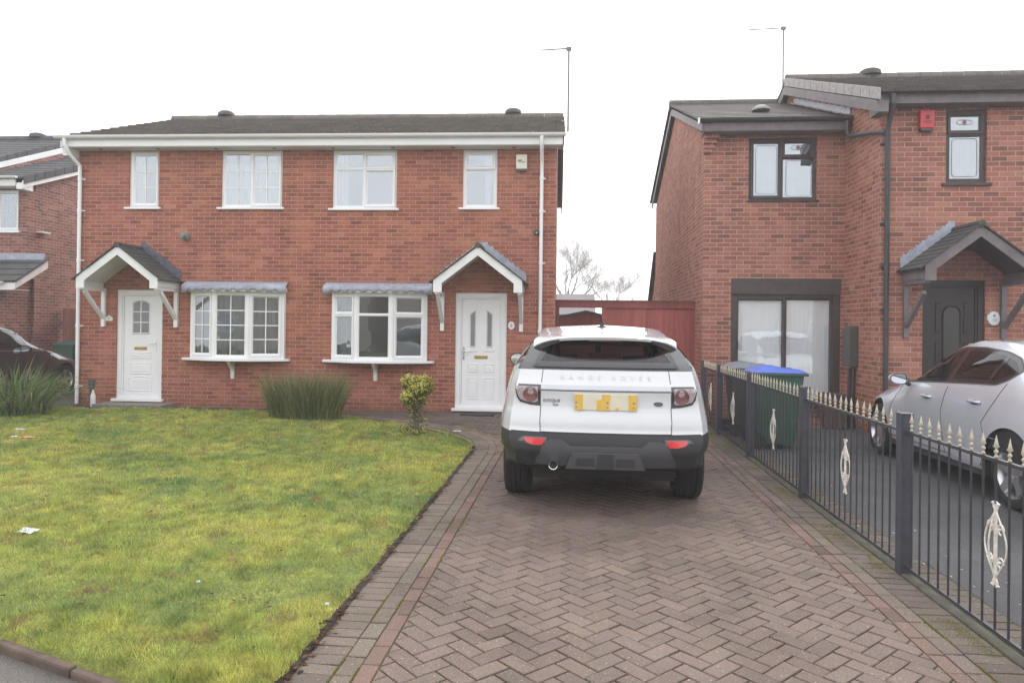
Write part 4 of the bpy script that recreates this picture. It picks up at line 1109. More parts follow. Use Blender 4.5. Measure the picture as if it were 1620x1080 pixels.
def seats(root, yf, yb, w, zs=.52, dash=None, zh=1.30):
    m = MB()
    for x in (-w, w):
        m.box(x-.23, x+.23, yf-.35, yf+.18, .35, zs)
        m.prism([(yf-.38, zs-.05), (yf-.26, zs-.05), (yf-.42, 1.10), (yf-.52, 1.10)], 0, x-.22, x+.22)
        m.prism([(yf-.53, 1.13), (yf-.43, 1.13), (yf-.46, zh), (yf-.54, zh)], 0, x-.13, x+.13)
        m.box(x-.07, x-.055, yf-.49, yf-.475, 1.08, 1.16); m.box(x+.055, x+.07, yf-.49, yf-.475, 1.08, 1.16)
    m.box(-.6, .6, yb-.1, yb+.4, .35, zs); m.prism([(yb-.12, zs-.05), (yb+.02, zs-.05), (yb-.12, 1.06), (yb-.22, 1.06)], 0, -.6, .6)
    for x in (-.36, .36): m.prism([(yb-.24, 1.08), (yb-.14, 1.08), (yb-.17, 1.22), (yb-.23, 1.22)], 0, x-.13, x+.13)
    o = m.build('seats', M['seat'], root, bevel=.03)
    if dash:
        m = MB(); m.prism([(dash-.28, .6), (dash+.4, .6), (dash+.4, .98), (dash-.1, 1.02), (dash-.28, .9)], 0, -.66, .66); d = m.build('dashboard', M['seat'], root, bevel=.02)
        m = MB(); pts = [(w+.17*math.cos(a), dash-.42-.06*math.sin(a), .93+.17*math.sin(a)) for a in [k*math.pi/10 for k in range(21)]]; m.tube(pts, .014, 8, caps=False); m.box(w-.15, w+.15, dash-.44, dash-.40, .91, .95); m.build('steering_wheel', M['trim'], d)
    return o
def door_mirror(car, x, y, z, sgn, mat, name='door_mirror', w=.20, h=.135):
    m = MB(); vs = []; n = 14; K = 7
    for i in range(K):
        t = i/(K-1); d = -.035+.15*t; sc = math.sqrt(max(0, 1-(t*.98)**2.4))*.98+.02
        for k in range(n):
            a = 2*math.pi*k/n; ca, sa = math.cos(a), math.sin(a)
            px = sgn*(w/2+w/2*sc*math.copysign(abs(ca)**.7, ca)*1.0); pz = h/2*sc*math.copysign(abs(sa)**.75, sa)*(1-.18*ca)
            vs.append((x+px, y+d, z+pz))
    m.add(vs, [(i*n+k, i*n+(k+1) % n, (i+1)*n+(k+1) % n, (i+1)*n+k) for i in range(K-1) for k in range(n)]+[tuple(range(n)), tuple(range(K*n-1, K*n-n-1, -1))])
    o = m.build(name, mat, car.root, smooth=True, angle=50)
    g = MB(); vs = [(x+sgn*w/2+(v[0]-x-sgn*w/2)*.86, y-.038, z+(v[2]-z)*.84) for v in vs[:n]]; g.add(vs, [tuple(range(n))]); g.build('mirror_glass', M['mirror'], o, doubles=False)
    a = MB(); a.tube([(x+sgn*.05, y+.02, z-.03), (x-sgn*.07, y+.03, z-.075)], .022, 8); a.build('mirror_arm', M['trim'], o)
    g = MB(); g.add([(x+sgn*w/2+(v[0]-x-sgn*w/2)*.97, y-.0365, z+(v[2]-z)*.97) for v in m.v[:n]], [tuple(range(n))]); g.build('mirror_rim', M['trim'], o, doubles=False)
    return o

# ---------------------------------------------------------------- white compact SUV on the drive
suv = thing('suv_car', 'white compact SUV with black lower bumper parked rear-on on the block paved drive', 'car', (.262, 5.93, 0), rad(-.25))
T = dict(
 zf=[(0, .42), (.1, .30), (.9, .28), (1, .32)],
 w2=[(0, .76), (.05, .86), (.14, .93), (.3, .91), (.6, .90), (.8, .93), (.93, .84), (1, .62)], z2=[(0, .52), (.1, .45), (.2, .42), (.8, .42), (1, .45)],
 w3=[(0, .82), (.04, .90), (.10, .945), (.16, .955), (.25, .925), (.4, .90), (.62, .90), (.8, .94), (.93, .86), (1, .66)], z3=[(0, .70), (1, .70)],
 w4=[(0, .735), (.05, .80), (.12, .835), (.25, .85), (.6, .855), (.72, .85), (.94, .70), (1, .58)], z4=[(0, 1.225), (.25, 1.20), (.55, 1.12), (.70, 1.07), (.96, .90), (1, .80)],
 w5=[(0, .625), (.08, .645), (.25, .655), (.5, .64), (.56, .63), (.72, .76), (.94, .62), (1, .5)], z5=[(0, 1.435), (.12, 1.47), (.3, 1.505), (.5, 1.505), (.57, 1.45), (.72, 1.10), (.96, .93), (1, .82)],
 w6=[(0, .50), (.25, .55), (.5, .53), (.57, .52), (.72, .60), (.94, .50), (1, .4)], z6=[(0, 1.505), (.12, 1.545), (.3, 1.585), (.5, 1.575), (.57, 1.51), (.72, 1.13), (.96, .955), (1, .84)],
 z7=[(0, 1.535), (.12, 1.585), (.3, 1.62), (.45, 1.615), (.53, 1.575), (.57, 1.535), (.72, 1.145), (.96, .97), (1, .85)])
yr_ = [(.30, .16), (.42, .06), (.55, .0), (.695, .015), (.705, .055), (.80, .048), (.845, .05), (.865, .085), (1.04, .10), (1.055, .085), (1.10, .09), (1.12, .12), (1.235, .16), (1.25, .175), (1.50, .52), (1.56, .60)]
yf_ = [(.28, 4.25), (.5, 4.34), (.7, 4.36), (.85, 4.30), (1.0, 4.2), (1.6, 4.1)]
sv = Car(suv, 4.36, (.93, 3.56), .365, T, yr_, yf_, (.20, 3.2, .35, 2.6), .945, .70, M['carwhite'])
rg = [(-.615, 1.245), (.615, 1.245), (.60, 1.30), (.545, 1.40), (.49, 1.475), (-.49, 1.475), (-.545, 1.40), (-.60, 1.30)]
sidew = [(.55, 1.245), (.50, 1.33), (.62, 1.40), (1.2, 1.455), (1.9, 1.475), (2.45, 1.44), (3.05, 1.13), (3.12, 1.085), (2.2, 1.14), (1.2, 1.185)]
ws = [(-.60, 1.15), (.60, 1.15), (.53, 1.50), (-.53, 1.50)]
def holes(c, n, k=.025):
    if c.y < .9 and inside((c.x, c.z), inset(resample(rg, 80), k)) and n.y < .1: return True
    if c.y > 2.2 and n.y > .15 and n.z > .2 and inside((c.x, c.z), ws): return True
    if abs(c.x) > .4 and abs(n.x) > .5 and inside((c.y, c.z), inset(resample(sidew, 80), k)): return True
    return False
def cls(c, n):
    if holes(c, n): return None
    zb = sv.tab('z4', c.y); zc = sv.tab('z5', c.y)
    if c.z < .70 and c.y < .50: return 'rear_bumper'
    if c.z < .40 or (c.z < .5 and c.y > 3.9): return 'sill_trim'
    if c.y < .30 and 1.245 < c.z < 1.47 and c.y < .62: return 'rear_pillar'
    if c.y < .75 and 1.242 < c.z < zc-.005 and c.y < 3: return 'rear_pillar'
    if .75 <= c.y < 2.95 and zb+.03 < c.z < zc-.01 and abs(n.x) > .5: return 'rear_pillar'
    return 'body'
sv.split(cls, {'body': M['carwhite'], 'rear_bumper': M['trim'], 'sill_trim': M['trim'], 'rear_pillar': M['gloss'], 'wheel_arch': M['trim']})
sv.lining(lambda c, n: not holes(c, n, .0) and .5 < c.z and c.y < 3.6 and .1 < c.y, .035)
sv.patch(rg, 'B', .004, M['tinted'], 'rear_window')
sv.ring(rg, None, 'B', .006, M['frit'], 'window_border', w=.045)
sv.gap([[(-.625, 1.24), (-.50, 1.485)], [(.625, 1.24), (.50, 1.485)]], 'B', 'window_gap', .004)
for sd in 'LR':
    sv.patch(sidew, sd, .003, M['tinted'], 'side_window', step=.06); sv.ring(sidew, None, sd, .005, M['frit'], 'window_border', w=.05)
    sv.gap([[(.80, .74), (1.15, .95), (1.30, 1.16)], [(2.15, .45), (2.12, 1.12)], [(3.25, .5), (3.22, 1.05)], [(1.22, .42), (2.15, .40), (3.2, .42)]], sd)
    m = MB()
    for y in (1.45, 2.45):
        q = sv.proj(y, 1.02, sd, .02); sg = -1 if sd == 'L' else 1
        if q: m.obox(q, (0, 1, 0), (0, 0, 1), (sg, 0, 0), -.09, .09, -.014, .014, -.012, .012)
    m.build('door_handle', M['carwhite'], suv, bevel=.006)
wpoly = [(-.62, 1.13), (.62, 1.13), (.55, 1.52), (-.55, 1.52)]
sv.patch(wpoly, 'F', .004, M['tinted'], 'windscreen', step=.06)
sv.ring(wpoly, None, 'F', .006, M['frit'], 'window_border', w=.03)
seats(suv, 2.15, 1.25, .37, dash=3.0)
m = MB(); m.box(-.13, .13, 2.52, 2.545, 1.39, 1.45); m.tube([(0, 2.54, 1.44), (0, 2.60, 1.52)], .01, 6); m.box(-.035, .035, 2.53, 2.56, 1.30, 1.385); m.build('rear_view_mirror', M['trim'], suv)
m = MB(); m.box(-.56, .56, .30, 1.0, 1.10, 1.13); m.build('parcel_shelf', M['seat'], suv)
# roof spoiler
m = MB(); n = 40; vs = []
for i in range(n+1):
    x = -.635+1.27*i/n; a = abs(x)/.635
    zt = sv.proj(x*.95, .70, 'T', 0).z; ze = 1.512-.028*a**2-.062*a**6
    y0 = .30+.14*a**3
    vs += [(x, .74, zt+.001), (x, .50, zt-.008-.01*a), (x, y0+.03, ze+.008), (x, y0, ze-.004), (x, y0+.01, ze-.028), (x, y0+.10, ze-.035), (x*.96, .70, ze-.03)]
m.add(vs, [(i*7+j, i*7+(j+1) % 7, (i+1)*7+(j+1) % 7, (i+1)*7+j) for i in range(n) for j in range(7)]+[tuple(range(7)), tuple(range(n*7+6, n*7-1, -1))])
spo = m.build('roof_spoiler', M['carwhite'], suv, smooth=True, angle=50)
for sx in (-1, 1):
    m = MB(); n = 10; vs = []
    for i in range(n+1):
        x = sx*(.40+.225*i/n); a = abs(x)/.635; ze = 1.512-.028*a**2-.062*a**6; y0 = .30+.14*a**3; t = i/n
        dz = .036*(1-abs(t-.6)*1.2)
        vs += [(x, y0-.003, ze-.016), (x, y0+.015, ze-.030-dz), (x, y0+.10, ze-.030-dz*.9)]
    m.add(vs, [(i*3+j, i*3+j+1, (i+1)*3+j+1, (i+1)*3+j) for i in range(n) for j in range(2)]); m.build('spoiler_wing', M['trimgrey'], spo, doubles=False)
m = MB(); m.box(-.14, .14, .322, .36, 1.472, 1.484); m.build('brake_light', M['pinklens'], spo)
# tail lamps
for sx in (-1, 1):
    out = [(sx*x, z) for x, z in [(.548, 1.098), (.73, 1.098), (.775, 1.094), (.772, 1.05), (.76, .985), (.73, .945), (.64, .925), (.548, .920)]]
    h = sv.patch(out, 'B', .004, M['gloss'], 'tail_light', th=-.0)
    lens = [(sx*x, z) for x, z in [(.572, 1.078), (.70, 1.080), (.762, 1.078), (.76, 1.045), (.745, 1.0), (.725, .968), (.65, .948), (.59, .946), (.572, .96)]]
    sv.patch(lens, 'B', .009, M['clearlens'], 'lens', h)
    a = [(sx*(.637+.064*math.cos(t)), 1.012+.062*math.sin(t)) for t in [k*math.pi/14 for k in range(28)]]
    sv.patch(a, 'B', .0115, M['pinklens'], 'red_lens', h, step=.02)
    a = [(sx*(.632+.026*math.cos(t)), 1.040+.026*math.sin(t)) for t in [k*math.pi/10 for k in range(20)]]
    sv.patch(a, 'B', .014, M['clearlens'], 'reverse_lamp', h, step=.02)
    m = MB()
    for r_ in (.044, .061):
        q = [sv.proj(sx*(.637+r_*math.cos(t)), 1.012+r_*math.sin(t), 'B', .013) for t in [k*math.pi/16 for k in range(33)]]; m.tube([x for x in q if x], .0018, 5, caps=False)
    m.build('lamp_ring', M['pinklens'], h)
    fg = [(sx*x, z) for x, z in [(.50, .655), (.675, .655), (.685, .645), (.66, .615), (.60, .598), (.525, .600)]]
    sv.patch([(sx*x, z) for x, z in [(.485, .665), (.695, .665), (.735, .630), (.68, .60), (.60, .588), (.515, .590)]], 'B', .003, M['gloss'], 'reflector_surround')
    sv.patch(fg, 'B', .008, M['redlens'], 'rear_reflector')
# tailgate details
sv.gap([[(-.532, 1.24), (-.545, 1.12)], [(.532, 1.24), (.545, 1.12)]], 'B', 'tailgate_gap', .003)
sv.gap([[(-.548, .925), (-.552, .80), (-.548, .708)], [(.548, .925), (.552, .80), (.548, .708)], [(-.548, .708), (.548, .708)], [(-.60, 1.238), (.60, 1.238)], [(-.80, .703), (.80, .703)]], 'B', 'tailgate_gap', .0035)
sv.patch([(-.546, 1.062), (.546, 1.062), (.546, 1.098), (-.546, 1.098)], 'B', .006, M['satin'], 'tailgate_strip', th=-.0)
sv.patch([(-.546, 1.050), (.546, 1.050), (.546, 1.058), (-.546, 1.058)], 'B', .001, M['trimgrey'], 'strip_shadow_gap')
pl_ = plain('yellow_plate', (.72, .47, .10), .4, .08, 12); pw_ = plain('pale_plate', (.72, .68, .55), .4, .06, 9)
m = MB(); yy = .078; m.box(-.262, .262, yy-.004, yy+.004, .895, 1.035); npl = m.build('number_plate', pw_, suv, bevel=.004)
for a, b, c, d in ((-.262, -.19, .895, 1.03), (-.075, .035, .895, .985), (-.03, .04, .985, 1.03), (.19, .262, .895, 1.03), (.085, .11, .897, .92)):
    m = MB(); m.box(a, b, yy-.0062, yy-.0043, c, d); m.build('plate_field', pl_, npl)
for x in (-.245, .015, .235):
    m = MB(); m.box(x-.010, x+.010, yy-.0075, yy-.0064, .955, .967); m.box(x-.006, x+.006, yy-.0075, yy-.0064, .915, .927); m.build('plate_marks', M['ink'], npl)
def surf_text(s_, x, z, size, dep, mat, name, sp, y, xs=1): return text_mesh(s_, size, dep, mat, suv, name, (x, y, z), spacing=sp, xscale=xs)
ty = sv.proj(0, 1.165, 'B', 0).y
rt = surf_text('RANGE ROVER', 0, 1.165, .050, .003, M['carwhite'], 'tailgate_lettering', 2.3, ty-.004, 1.0)
def wrap(o, off):
    for v in o.data.vertices:
        h = sv.proj(v.co.x, v.co.z, 'B', 0)
        if h: v.co.y = h.y-off-(.002 if v.co.y < ty-.004 else 0)
wrap(rt, .002)
# fit letter widths to the span shown
b_ = [v.co.x for v in rt.data.vertices]; k_ = .76/(max(b_)-min(b_))
for v in rt.data.vertices: v.co.x *= k_
tb = sv.proj(-.45, .97, 'B', 0).y
for a_ in (surf_text('EVOQUE', -.455, .966, .036, .002, M['trim'], 'model_lettering', 1.1, tb, .95), surf_text('SD4', -.42, .932, .026, .002, M['trimgrey'], 'engine_lettering', 1.1, tb, 1.0)):
    for v in a_.data.vertices:
        h = sv.proj(v.co.x, v.co.z, 'B', 0); v.co.y = h.y-(.004 if v.co.y < tb else .0)
m = MB(); q = sv.proj(.44, .955, 'B', 0)
m.add([(.44+.042*math.cos(t)*k, q.y-o_, .955+.0215*math.sin(t)*k) for k, o_ in ((1, -.002), (1, .005), (.86, .006), (.82, .003), (0.01, .003)) for t in [j*math.pi/14 for j in range(28)]],
      [(L*28+i, L*28+(i+1) % 28, (L+1)*28+(i+1) % 28, (L+1)*28+i) for L in range(4) for i in range(28)])
bd = m.build('oval_badge', M['satin'], suv, smooth=True)
m = MB(); m.add([(.44+.036*math.cos(t), q.y-.0045, .955+.0175*math.sin(t)) for t in [j*math.pi/14 for j in range(28)]], [tuple(range(28))]); m.build('badge_field', plain('dark_green_enamel', (.03, .07, .05), .3, .1, 5), bd, doubles=False)
text_mesh('LAND\nROVER', .0145, .0008, M['satin'], bd, 'badge_lettering', (.44, q.y-.0055, .955), xscale=1.1)
# lower bumper mouldings
gp = [(-.585, .445), (-.575, .49), (-.53, .575), (-.49, .632), (-.46, .642), (-.355, .642), (-.33, .632), (-.295, .600), (.295, .600), (.33, .632), (.355, .642), (.46, .642), (.49, .632), (.53, .575), (.575, .49), (.585, .445), (.30, .44), (-.30, .44)]
g_ = sv.patch(gp, 'B', .022, M['trimgrey'], 'bumper_moulding', th=.03)
gp2 = [(-.33, .425), (-.285, .54), (-.265, .552), (.265, .552), (.285, .54), (.33, .425)]
g2 = sv.patch(gp2, 'B', .038, M['trimlight'], 'skid_plate', th=.03)
for a, b in ((-.245, -.085), (.085, .245)):
    sv.patch([(a, .45), (b, .45), (b-.01, .525), (a+.01, .525)], 'B', .040, M['trimgrey'], 'skid_recess', g2)
sv.patch([(-.075, .43), (.075, .43), (.062, .55), (-.062, .55)], 'B', .046, M['trimgrey'], 'skid_rib', g2, th=.02)
m = MB(); m.lathe([(.036, .05), (.040, -.035), (.037, -.042), (.033, -.038), (.031, .04)], (-.43, -.02, .452), 1, 24); ex_ = m.build('exhaust_pipe', M['chrome'], suv, smooth=True)
m = MB(); m.lathe([(.031, .0), (0, .001)], (-.43, -.02, .452), 1, 20); m.build('exhaust_inside', M['dark'], ex_)
m = MB(); m.box(-.62, .62, .30, 3.9, .30, .36); m.box(-.25, .25, .45, .75, .24, .30); m.tube([(-.62, .86, .36), (.62, .86, .36)], .04, 10); m.tube([(-.43, .03, .44), (-.40, .5, .32), (-.2, 2, .26)], .03, 8); m.build('underbody', M['dark'], suv)
for sx in (-1, 1):
    m = MB(); m.box(min(sx*.62, sx*.40), max(sx*.62, sx*.40), .45, .47, .24, .44); m.build('mud_shield', M['trim'], suv)
sv.wheels(0, M['rim'], .24)
for sx in (-1, 1): door_mirror(sv, sx*.90, 2.80, 1.19, sx, M['trim'], w=.17, h=.15)
m = MB(); z = sv.proj(0, 1.25, 'T', 0).z; m.prism([(1.18, z-.01), (1.36, z-.01), (1.26, z+.035), (1.21, z+.045)], 0, -.018, .018); m.lathe([(.045, -.004), (.04, .008)], (0, 1.27, z), 2, 16); m.tube([(0, 1.22, z+.03), (0, 1.21, z+.095)], .006, 6)
m.build('roof_aerial', M['trim'], suv, bevel=.003)

# ---------------------------------------------------------------- silver saloon next door
SX = 4.80
sil = thing('saloon_car', 'silver hatchback saloon parked on the neighbouring tarmac drive behind the railings', 'car', (SX, 5.72, 0), 0)
T = dict(
 zf=[(0, .32), (.08, .22), (.9, .20), (1, .25)],
 w2=[(0, .66), (.06, .80), (.2, .885), (.6, .885), (.8, .88), (.94, .78), (1, .55)], z2=[(0, .42), (.1, .28), (.9, .26), (1, .35)],
 w3=[(0, .72), (.05, .83), (.12, .89), (.25, .91), (.6, .91), (.82, .905), (.93, .82), (1, .60)], z3=[(0, .66), (1, .66)],
 w4=[(0, .68), (.06, .76), (.2, .83), (.5, .86), (.72, .85), (.93, .70), (1, .5)], z4=[(0, .98), (.1, 1.05), (.25, 1.075), (.5, 1.03), (.68, .975), (.8, .90), (.93, .78), (1, .68)],
 w5=[(0, .60), (.1, .62), (.2, .645), (.35, .665), (.5, .66), (.58, .65), (.72, .80), (.93, .62), (1, .42)], z5=[(0, 1.01), (.06, 1.14), (.12, 1.28), (.2, 1.40), (.3, 1.45), (.42, 1.455), (.52, 1.38), (.60, 1.25), (.71, 1.0), (.8, .93), (.93, .81), (1, .69)],
 w6=[(0, .48), (.2, .52), (.5, .53), (.72, .62), (.93, .48), (1, .34)], z6=[(0, 1.02), (.06, 1.17), (.12, 1.34), (.2, 1.465), (.3, 1.505), (.42, 1.505), (.52, 1.43), (.60, 1.29), (.71, 1.025), (.8, .955), (.93, .83), (1, .70)],
 z7=[(0, 1.03), (.06, 1.18), (.12, 1.36), (.2, 1.495), (.3, 1.535), (.42, 1.53), (.52, 1.46), (.60, 1.315), (.71, 1.04), (.8, .975), (.93, .85), (1, .71)])
yr2 = [(.2, .12), (.4, .03), (.6, 0), (.8, .03), (.95, .05), (1.03, .08), (1.5, .3)]
yf2 = [(.2, 4.62), (.35, 4.74), (.5, 4.76), (.7, 4.70), (.9, 4.55), (1.5, 4.4)]
sc = Car(sil, 4.76, (1.06, 3.88), .325, T, yr2, yf2, (.22, 3, .45, 2.4), .905, .66, M['carsilver'])
wins_ = [(1.08, 1.245), (1.20, 1.345), (1.42, 1.40), (1.80, 1.430), (2.20, 1.425), (2.50, 1.375), (2.85, 1.235), (3.20, 1.045), (3.30, .985), (2.6, 1.035), (1.9, 1.075), (1.36, 1.10), (1.22, 1.15)]
bp = [[(2.10, 1.065), (2.20, 1.06), (2.12, 1.425), (2.02, 1.425)], [(1.46, 1.10), (1.52, 1.095), (1.38, 1.385), (1.33, 1.375)]]
def holes2(c, n, k=.02):
    if abs(c.x) > .4 and abs(n.x) > .35 and inside((c.y, c.z), inset(resample(wins_, 90), k)): return True
    if abs(c.x) < .56 and n.y > .2 and 2.5 < c.y < 3.32 and 1.06 < c.z: return True
    if abs(c.x) < .52 and n.y < -.2 and .5 < c.y < 1.15 and 1.15 < c.z < 1.42: return True
    return False
def cls2(c, n):
    if holes2(c, n): return None
    if c.z < .30: return 'sill_trim'
    return 'body'
sc.split(cls2, {'body': M['carsilver'], 'sill_trim': M['trim'], 'wheel_arch': M['dark']})
sc.lining(lambda c, n: not holes2(c, n, 0) and .45 < c.z and .4 < c.y < 3.6, .035)
for sd in 'LR':
    w_ = sc.patch(wins_, sd, .003, M['carglass'], 'side_window', step=.06); sc.ring(wins_, None, sd, .005, M['frit'], 'window_border', w=.035)
    sc.ring(inset(resample(wins_, 90), -.012), None, sd, .0045, M['trimgrey'], 'window_trim', w=.014)
    for p in bp: sc.patch(p, sd, .006, M['frit'], 'pillar', step=.05)
    sc.gap([[(2.14, .30), (2.22, .75), (2.15, 1.02)], [(3.42, .30), (3.44, .60), (3.30, .97)], [(1.36, .52), (1.47, .72), (1.30, .95), (1.20, 1.12)], [(1.50, .30), (3.42, .29)], [(1.36, .52), (1.5, .30)]], sd)
    sc.gap([[(1.2, .60), (2.3, .62), (3.5, .60)]], sd, 'door_crease', .002, M['carsilver'])
    m = MB(); k = MB()
    for y, z in ((1.62, .905), (2.55, .87)):
        q = sc.proj(y, z, sd, .022); sg = -1 if sd == 'L' else 1
        if q:
            m.tube([q+Vector((-sg*.02, -.11, 0)), q+Vector((0, -.08, .002)), q+Vector((0, .08, .002)), q+Vector((-sg*.02, .11, 0))], [.012, .014, .014, .012], 8)
            k.add([sc.proj(y+.07*math.cos(t), z-.004+.024*math.sin(t), sd, .002) for t in [j*math.pi/8 for j in range(16)]], [tuple(range(16))])
    dh = m.build('door_handle', M['carsilver'], sil, smooth=True); k.build('handle_recess', M['trimgrey'], dh, doubles=False)
    sc.patch([(1.5, .285), (3.40, .275), (3.40, .315), (1.5, .325)], sd, .006, M['satin'], 'sill_moulding', step=.1)
    m = MB(); q0 = [sc.proj(3.88+(.392)*math.cos(t), .335+.392*math.sin(t), sd, .001) for t in [math.pi*j/16 for j in range(17)]]
seats(sil, 2.35, 1.35, .37, .50, dash=3.15, zh=1.26)
sc.wheels(1, M['rim'], .215)
m = MB(); m.box(-.62, .62, .5, 4.1, .19, .25); m.build('underbody', M['dark'], sil)
sc.patch([(-.58, 1.03), (.58, 1.03), (.50, 1.36), (-.50, 1.36)], 'F', .004, M['carglass'], 'windscreen', step=.06)
sc.patch([(-.52, 1.13), (.52, 1.13), (.50, 1.42), (-.50, 1.42)], 'B', .004, M['tinted'], 'rear_window', step=.06)
for sx in (-1, 1):
    door_mirror(sc, sx*.90, 3.02, 1.03, sx, M['carsilver'], w=.20, h=.135)
    sc.patch([(sx*.45, .85), (sx*.70, .87), (sx*.70, .74), (sx*.50, .72)], 'B', .004, M['redlens'], 'tail_light')
    sc.patch([(sx*.36, .60), (sx*.62, .66), (sx*.66, .62), (sx*.40, .52)], 'F', .004, M['clearlens'], 'headlight')

# ---------------------------------------------------------------- black car on the left
blk = thing('hatchback_car', 'black hatchback with chrome window line parked on the far left beside the brick house', 'car', (-11.76, 10.95, 0), 0)
T3 = {k: [(u, v) for u, v in T[k]] for k in T}
T3['z7'] = [(0, 1.05), (.05, 1.20), (.15, 1.42), (.3, 1.50), (.42, 1.50), (.52, 1.43), (.60, 1.29), (.71, 1.03), (.8, .965), (.93, .83), (1, .70)]
T3['z6'] = [(u, v-.025) for u, v in T3['z7']]; T3['z5'] = [(u, v-.07 if .05 < u < .65 else v-.03) for u, v in T3['z7']]
T3['w3'] = [(u, v*.97) for u, v in T['w3']]
bc = Car(blk, 4.30, (.78, 3.40), .315, T3, [(a, b) for a, b in yr2], [(a, b-.46) for a, b in yf2], (.22, 3, .45, 2.4), .875, .66, M['carblack'])
wb = [(.62, 1.20), (.85, 1.33), (1.3, 1.40), (1.75, 1.405), (2.1, 1.36), (2.55, 1.22), (3.25, .965), (2.4, .985), (1.5, 1.02), (.75, 1.06)]
def holes3(c, n, k=.02):
    return (abs(c.x) > .4 and abs(n.x) > .35 and inside((c.y, c.z), inset(resample(wb, 90), k))) or (abs(c.x) < .56 and n.y > .2 and 2.2 < c.y < 3.0 and 1.06 < c.z)
bc.split(lambda c, n: None if holes3(c, n) else 'body', {'body': M['carblack'], 'wheel_arch': M['dark']})
bc.lining(lambda c, n: not holes3(c, n, 0) and .45 < c.z and .4 < c.y < 3.3, .035)
for sd in 'LR':
    bc.patch(wb, sd, .003, M['carglass'], 'side_window', step=.06); bc.ring(wb, None, sd, .005, M['frit'], 'window_border', w=.03)
    m = MB(); P = resample(inset(resample(wb, 90), -.01), 90); q = [bc.proj(*p, sd, .005) for p in P]; q = [a for a in q if a]; q.append(q[0]); m.tube(q, .006, 6, caps=False); m.build('chrome_trim', M['chrome'], blk, smooth=True)
    bc.gap([[(1.95, .30), (1.98, .9), (1.9, 1.0)], [(3.05, .3), (3.05, .9)]], sd)
    bc.patch([(2.35, .995), (3.15, .975), (2.62, 1.17), (2.32, 1.28)], sd, .006, M['gloss'], 'sail_panel', step=.05)
    bc.patch([(1.25, 1.035), (1.33, 1.035), (1.30, 1.385), (1.24, 1.385)], sd, .006, M['frit'], 'pillar', step=.05)
seats(blk, 2.0, 1.1, .36, .50, dash=2.75, zh=1.26); bc.wheels(1, M['rim'], .2)
bc.patch([(-.58, 1.03), (.58, 1.03), (.50, 1.36), (-.50, 1.36)], 'F', .004, M['carglass'], 'windscreen', step=.06)
for sx in (-1, 1):
    door_mirror(bc, sx*.86, 2.15, 1.03, sx, M['carblack'], w=.2, h=.14)
    lm = bc.patch([(sx*.45, .68), (sx*.66, .74), (sx*.74, .72), (sx*.72, .64), (sx*.5, .58)], 'F', .004, M['clearlens'], 'headlight')
    bc.patch([(3.62, .76), (3.98, .70), (4.06, .63), (3.9, .66), (3.7, .72)], 'R' if sx > 0 else 'L', .005, M['clearlens'], 'headlight')
# ================================================================ ground
from mathutils import noise as mn
def gnoise(x, y, s, z=0.0): return mn.noise((x*s, y*s, z))
M['sand'] = plain('joint_dirt', (.060, .052, .040), .95, .4, 5)
def mossy(t, c):
    mm = t.ramp(t.noise(6, detail=8, rough=.75), [(.56, (0, 0, 0)), (.66, (1, 1, 1))])
    return c
M['block'] = attr_mat('paving_block', .82, .3, noise=34, bump=.35)
def paving_tex():
    t = NT('block_paving'); a = t.add('ShaderNodeAttribute', attribute_name='Col'); c = a.outputs['Color']
    c = t.mix(1.0, c, t.ramp(t.noise(160, detail=3), [(.32, (.62, .62, .62)), (.5, (1, 1, 1)), (.70, (1.45, 1.43, 1.4))]), 'MULTIPLY')
    c = t.mix(1.0, c, t.ramp(t.noise(.8, detail=7, rough=.65), [(.33, (.66, .65, .62)), (.5, (.98, .98, .96)), (.68, (1.2, 1.18, 1.18))]), 'MULTIPLY')
    mo = t.ramp(t.noise(3.1, detail=8, rough=.75), [(.60, (0, 0, 0)), (.72, (1, 1, 1))]); c = t.mix(t.math('MULTIPLY', mo, .28), c, (.12, .125, .055))
    sp = t.ramp(t.noise(70, detail=2), [(.66, (0, 0, 0)), (.70, (1, 1, 1))]); c = t.mix(t.math('MULTIPLY', sp, .5), c, (.55, .52, .47))
    t.col(c); t.rough(.8); t.b.inputs['Specular IOR Level'].default_value = .35
    t.bump(t.noise(220), .4, .003); return t.m
M['block'] = paving_tex()
def clip(poly, nx, ny, d):
    out = []; n = len(poly)
    for i in range(n):
        a, b = poly[i], poly[(i+1) % n]; fa, fb = a[0]*nx+a[1]*ny-d, b[0]*nx+b[1]*ny-d
        if fa <= 0: out.append(a)
        if (fa < 0 < fb) or (fb < 0 < fa):
            t = fa/(fa-fb); out.append((a[0]+(b[0]-a[0])*t, a[1]+(b[1]-a[1])*t))
    return out
def block(mb, poly, z, col):
    A = sum(poly[i][0]*poly[(i+1) % len(poly)][1]-poly[(i+1) % len(poly)][0]*poly[i][1] for i in range(len(poly)))/2
    if abs(A) < .0006: return
    if A < 0: poly = poly[::-1]
    cx = sum(p[0] for p in poly)/len(poly); cy = sum(p[1] for p in poly)/len(poly); n = len(poly)
    def sh(p, w):
        l = math.hypot(p[0]-cx, p[1]-cy) or 1; k = max(0, 1-w/l); return (cx+(p[0]-cx)*k, cy+(p[1]-cy)*k)
    tx, ty = R.gauss(0, .013), R.gauss(0, .013)
    def Z(p): return z+(p[0]-cx)*tx+(p[1]-cy)*ty
    vs = [(*p, z-.025) for p in poly]+[(*p, Z(p)-.0035) for p in poly]+[(*sh(p, .0055), Z(p)) for p in poly]
    fs = [(L*n+i, L*n+(i+1) % n, (L+1)*n+(i+1) % n, (L+1)*n+i) for L in (0, 1) for i in range(n)]+[tuple(2*n+i for i in range(n))]
    mb.add(vs, fs, col)
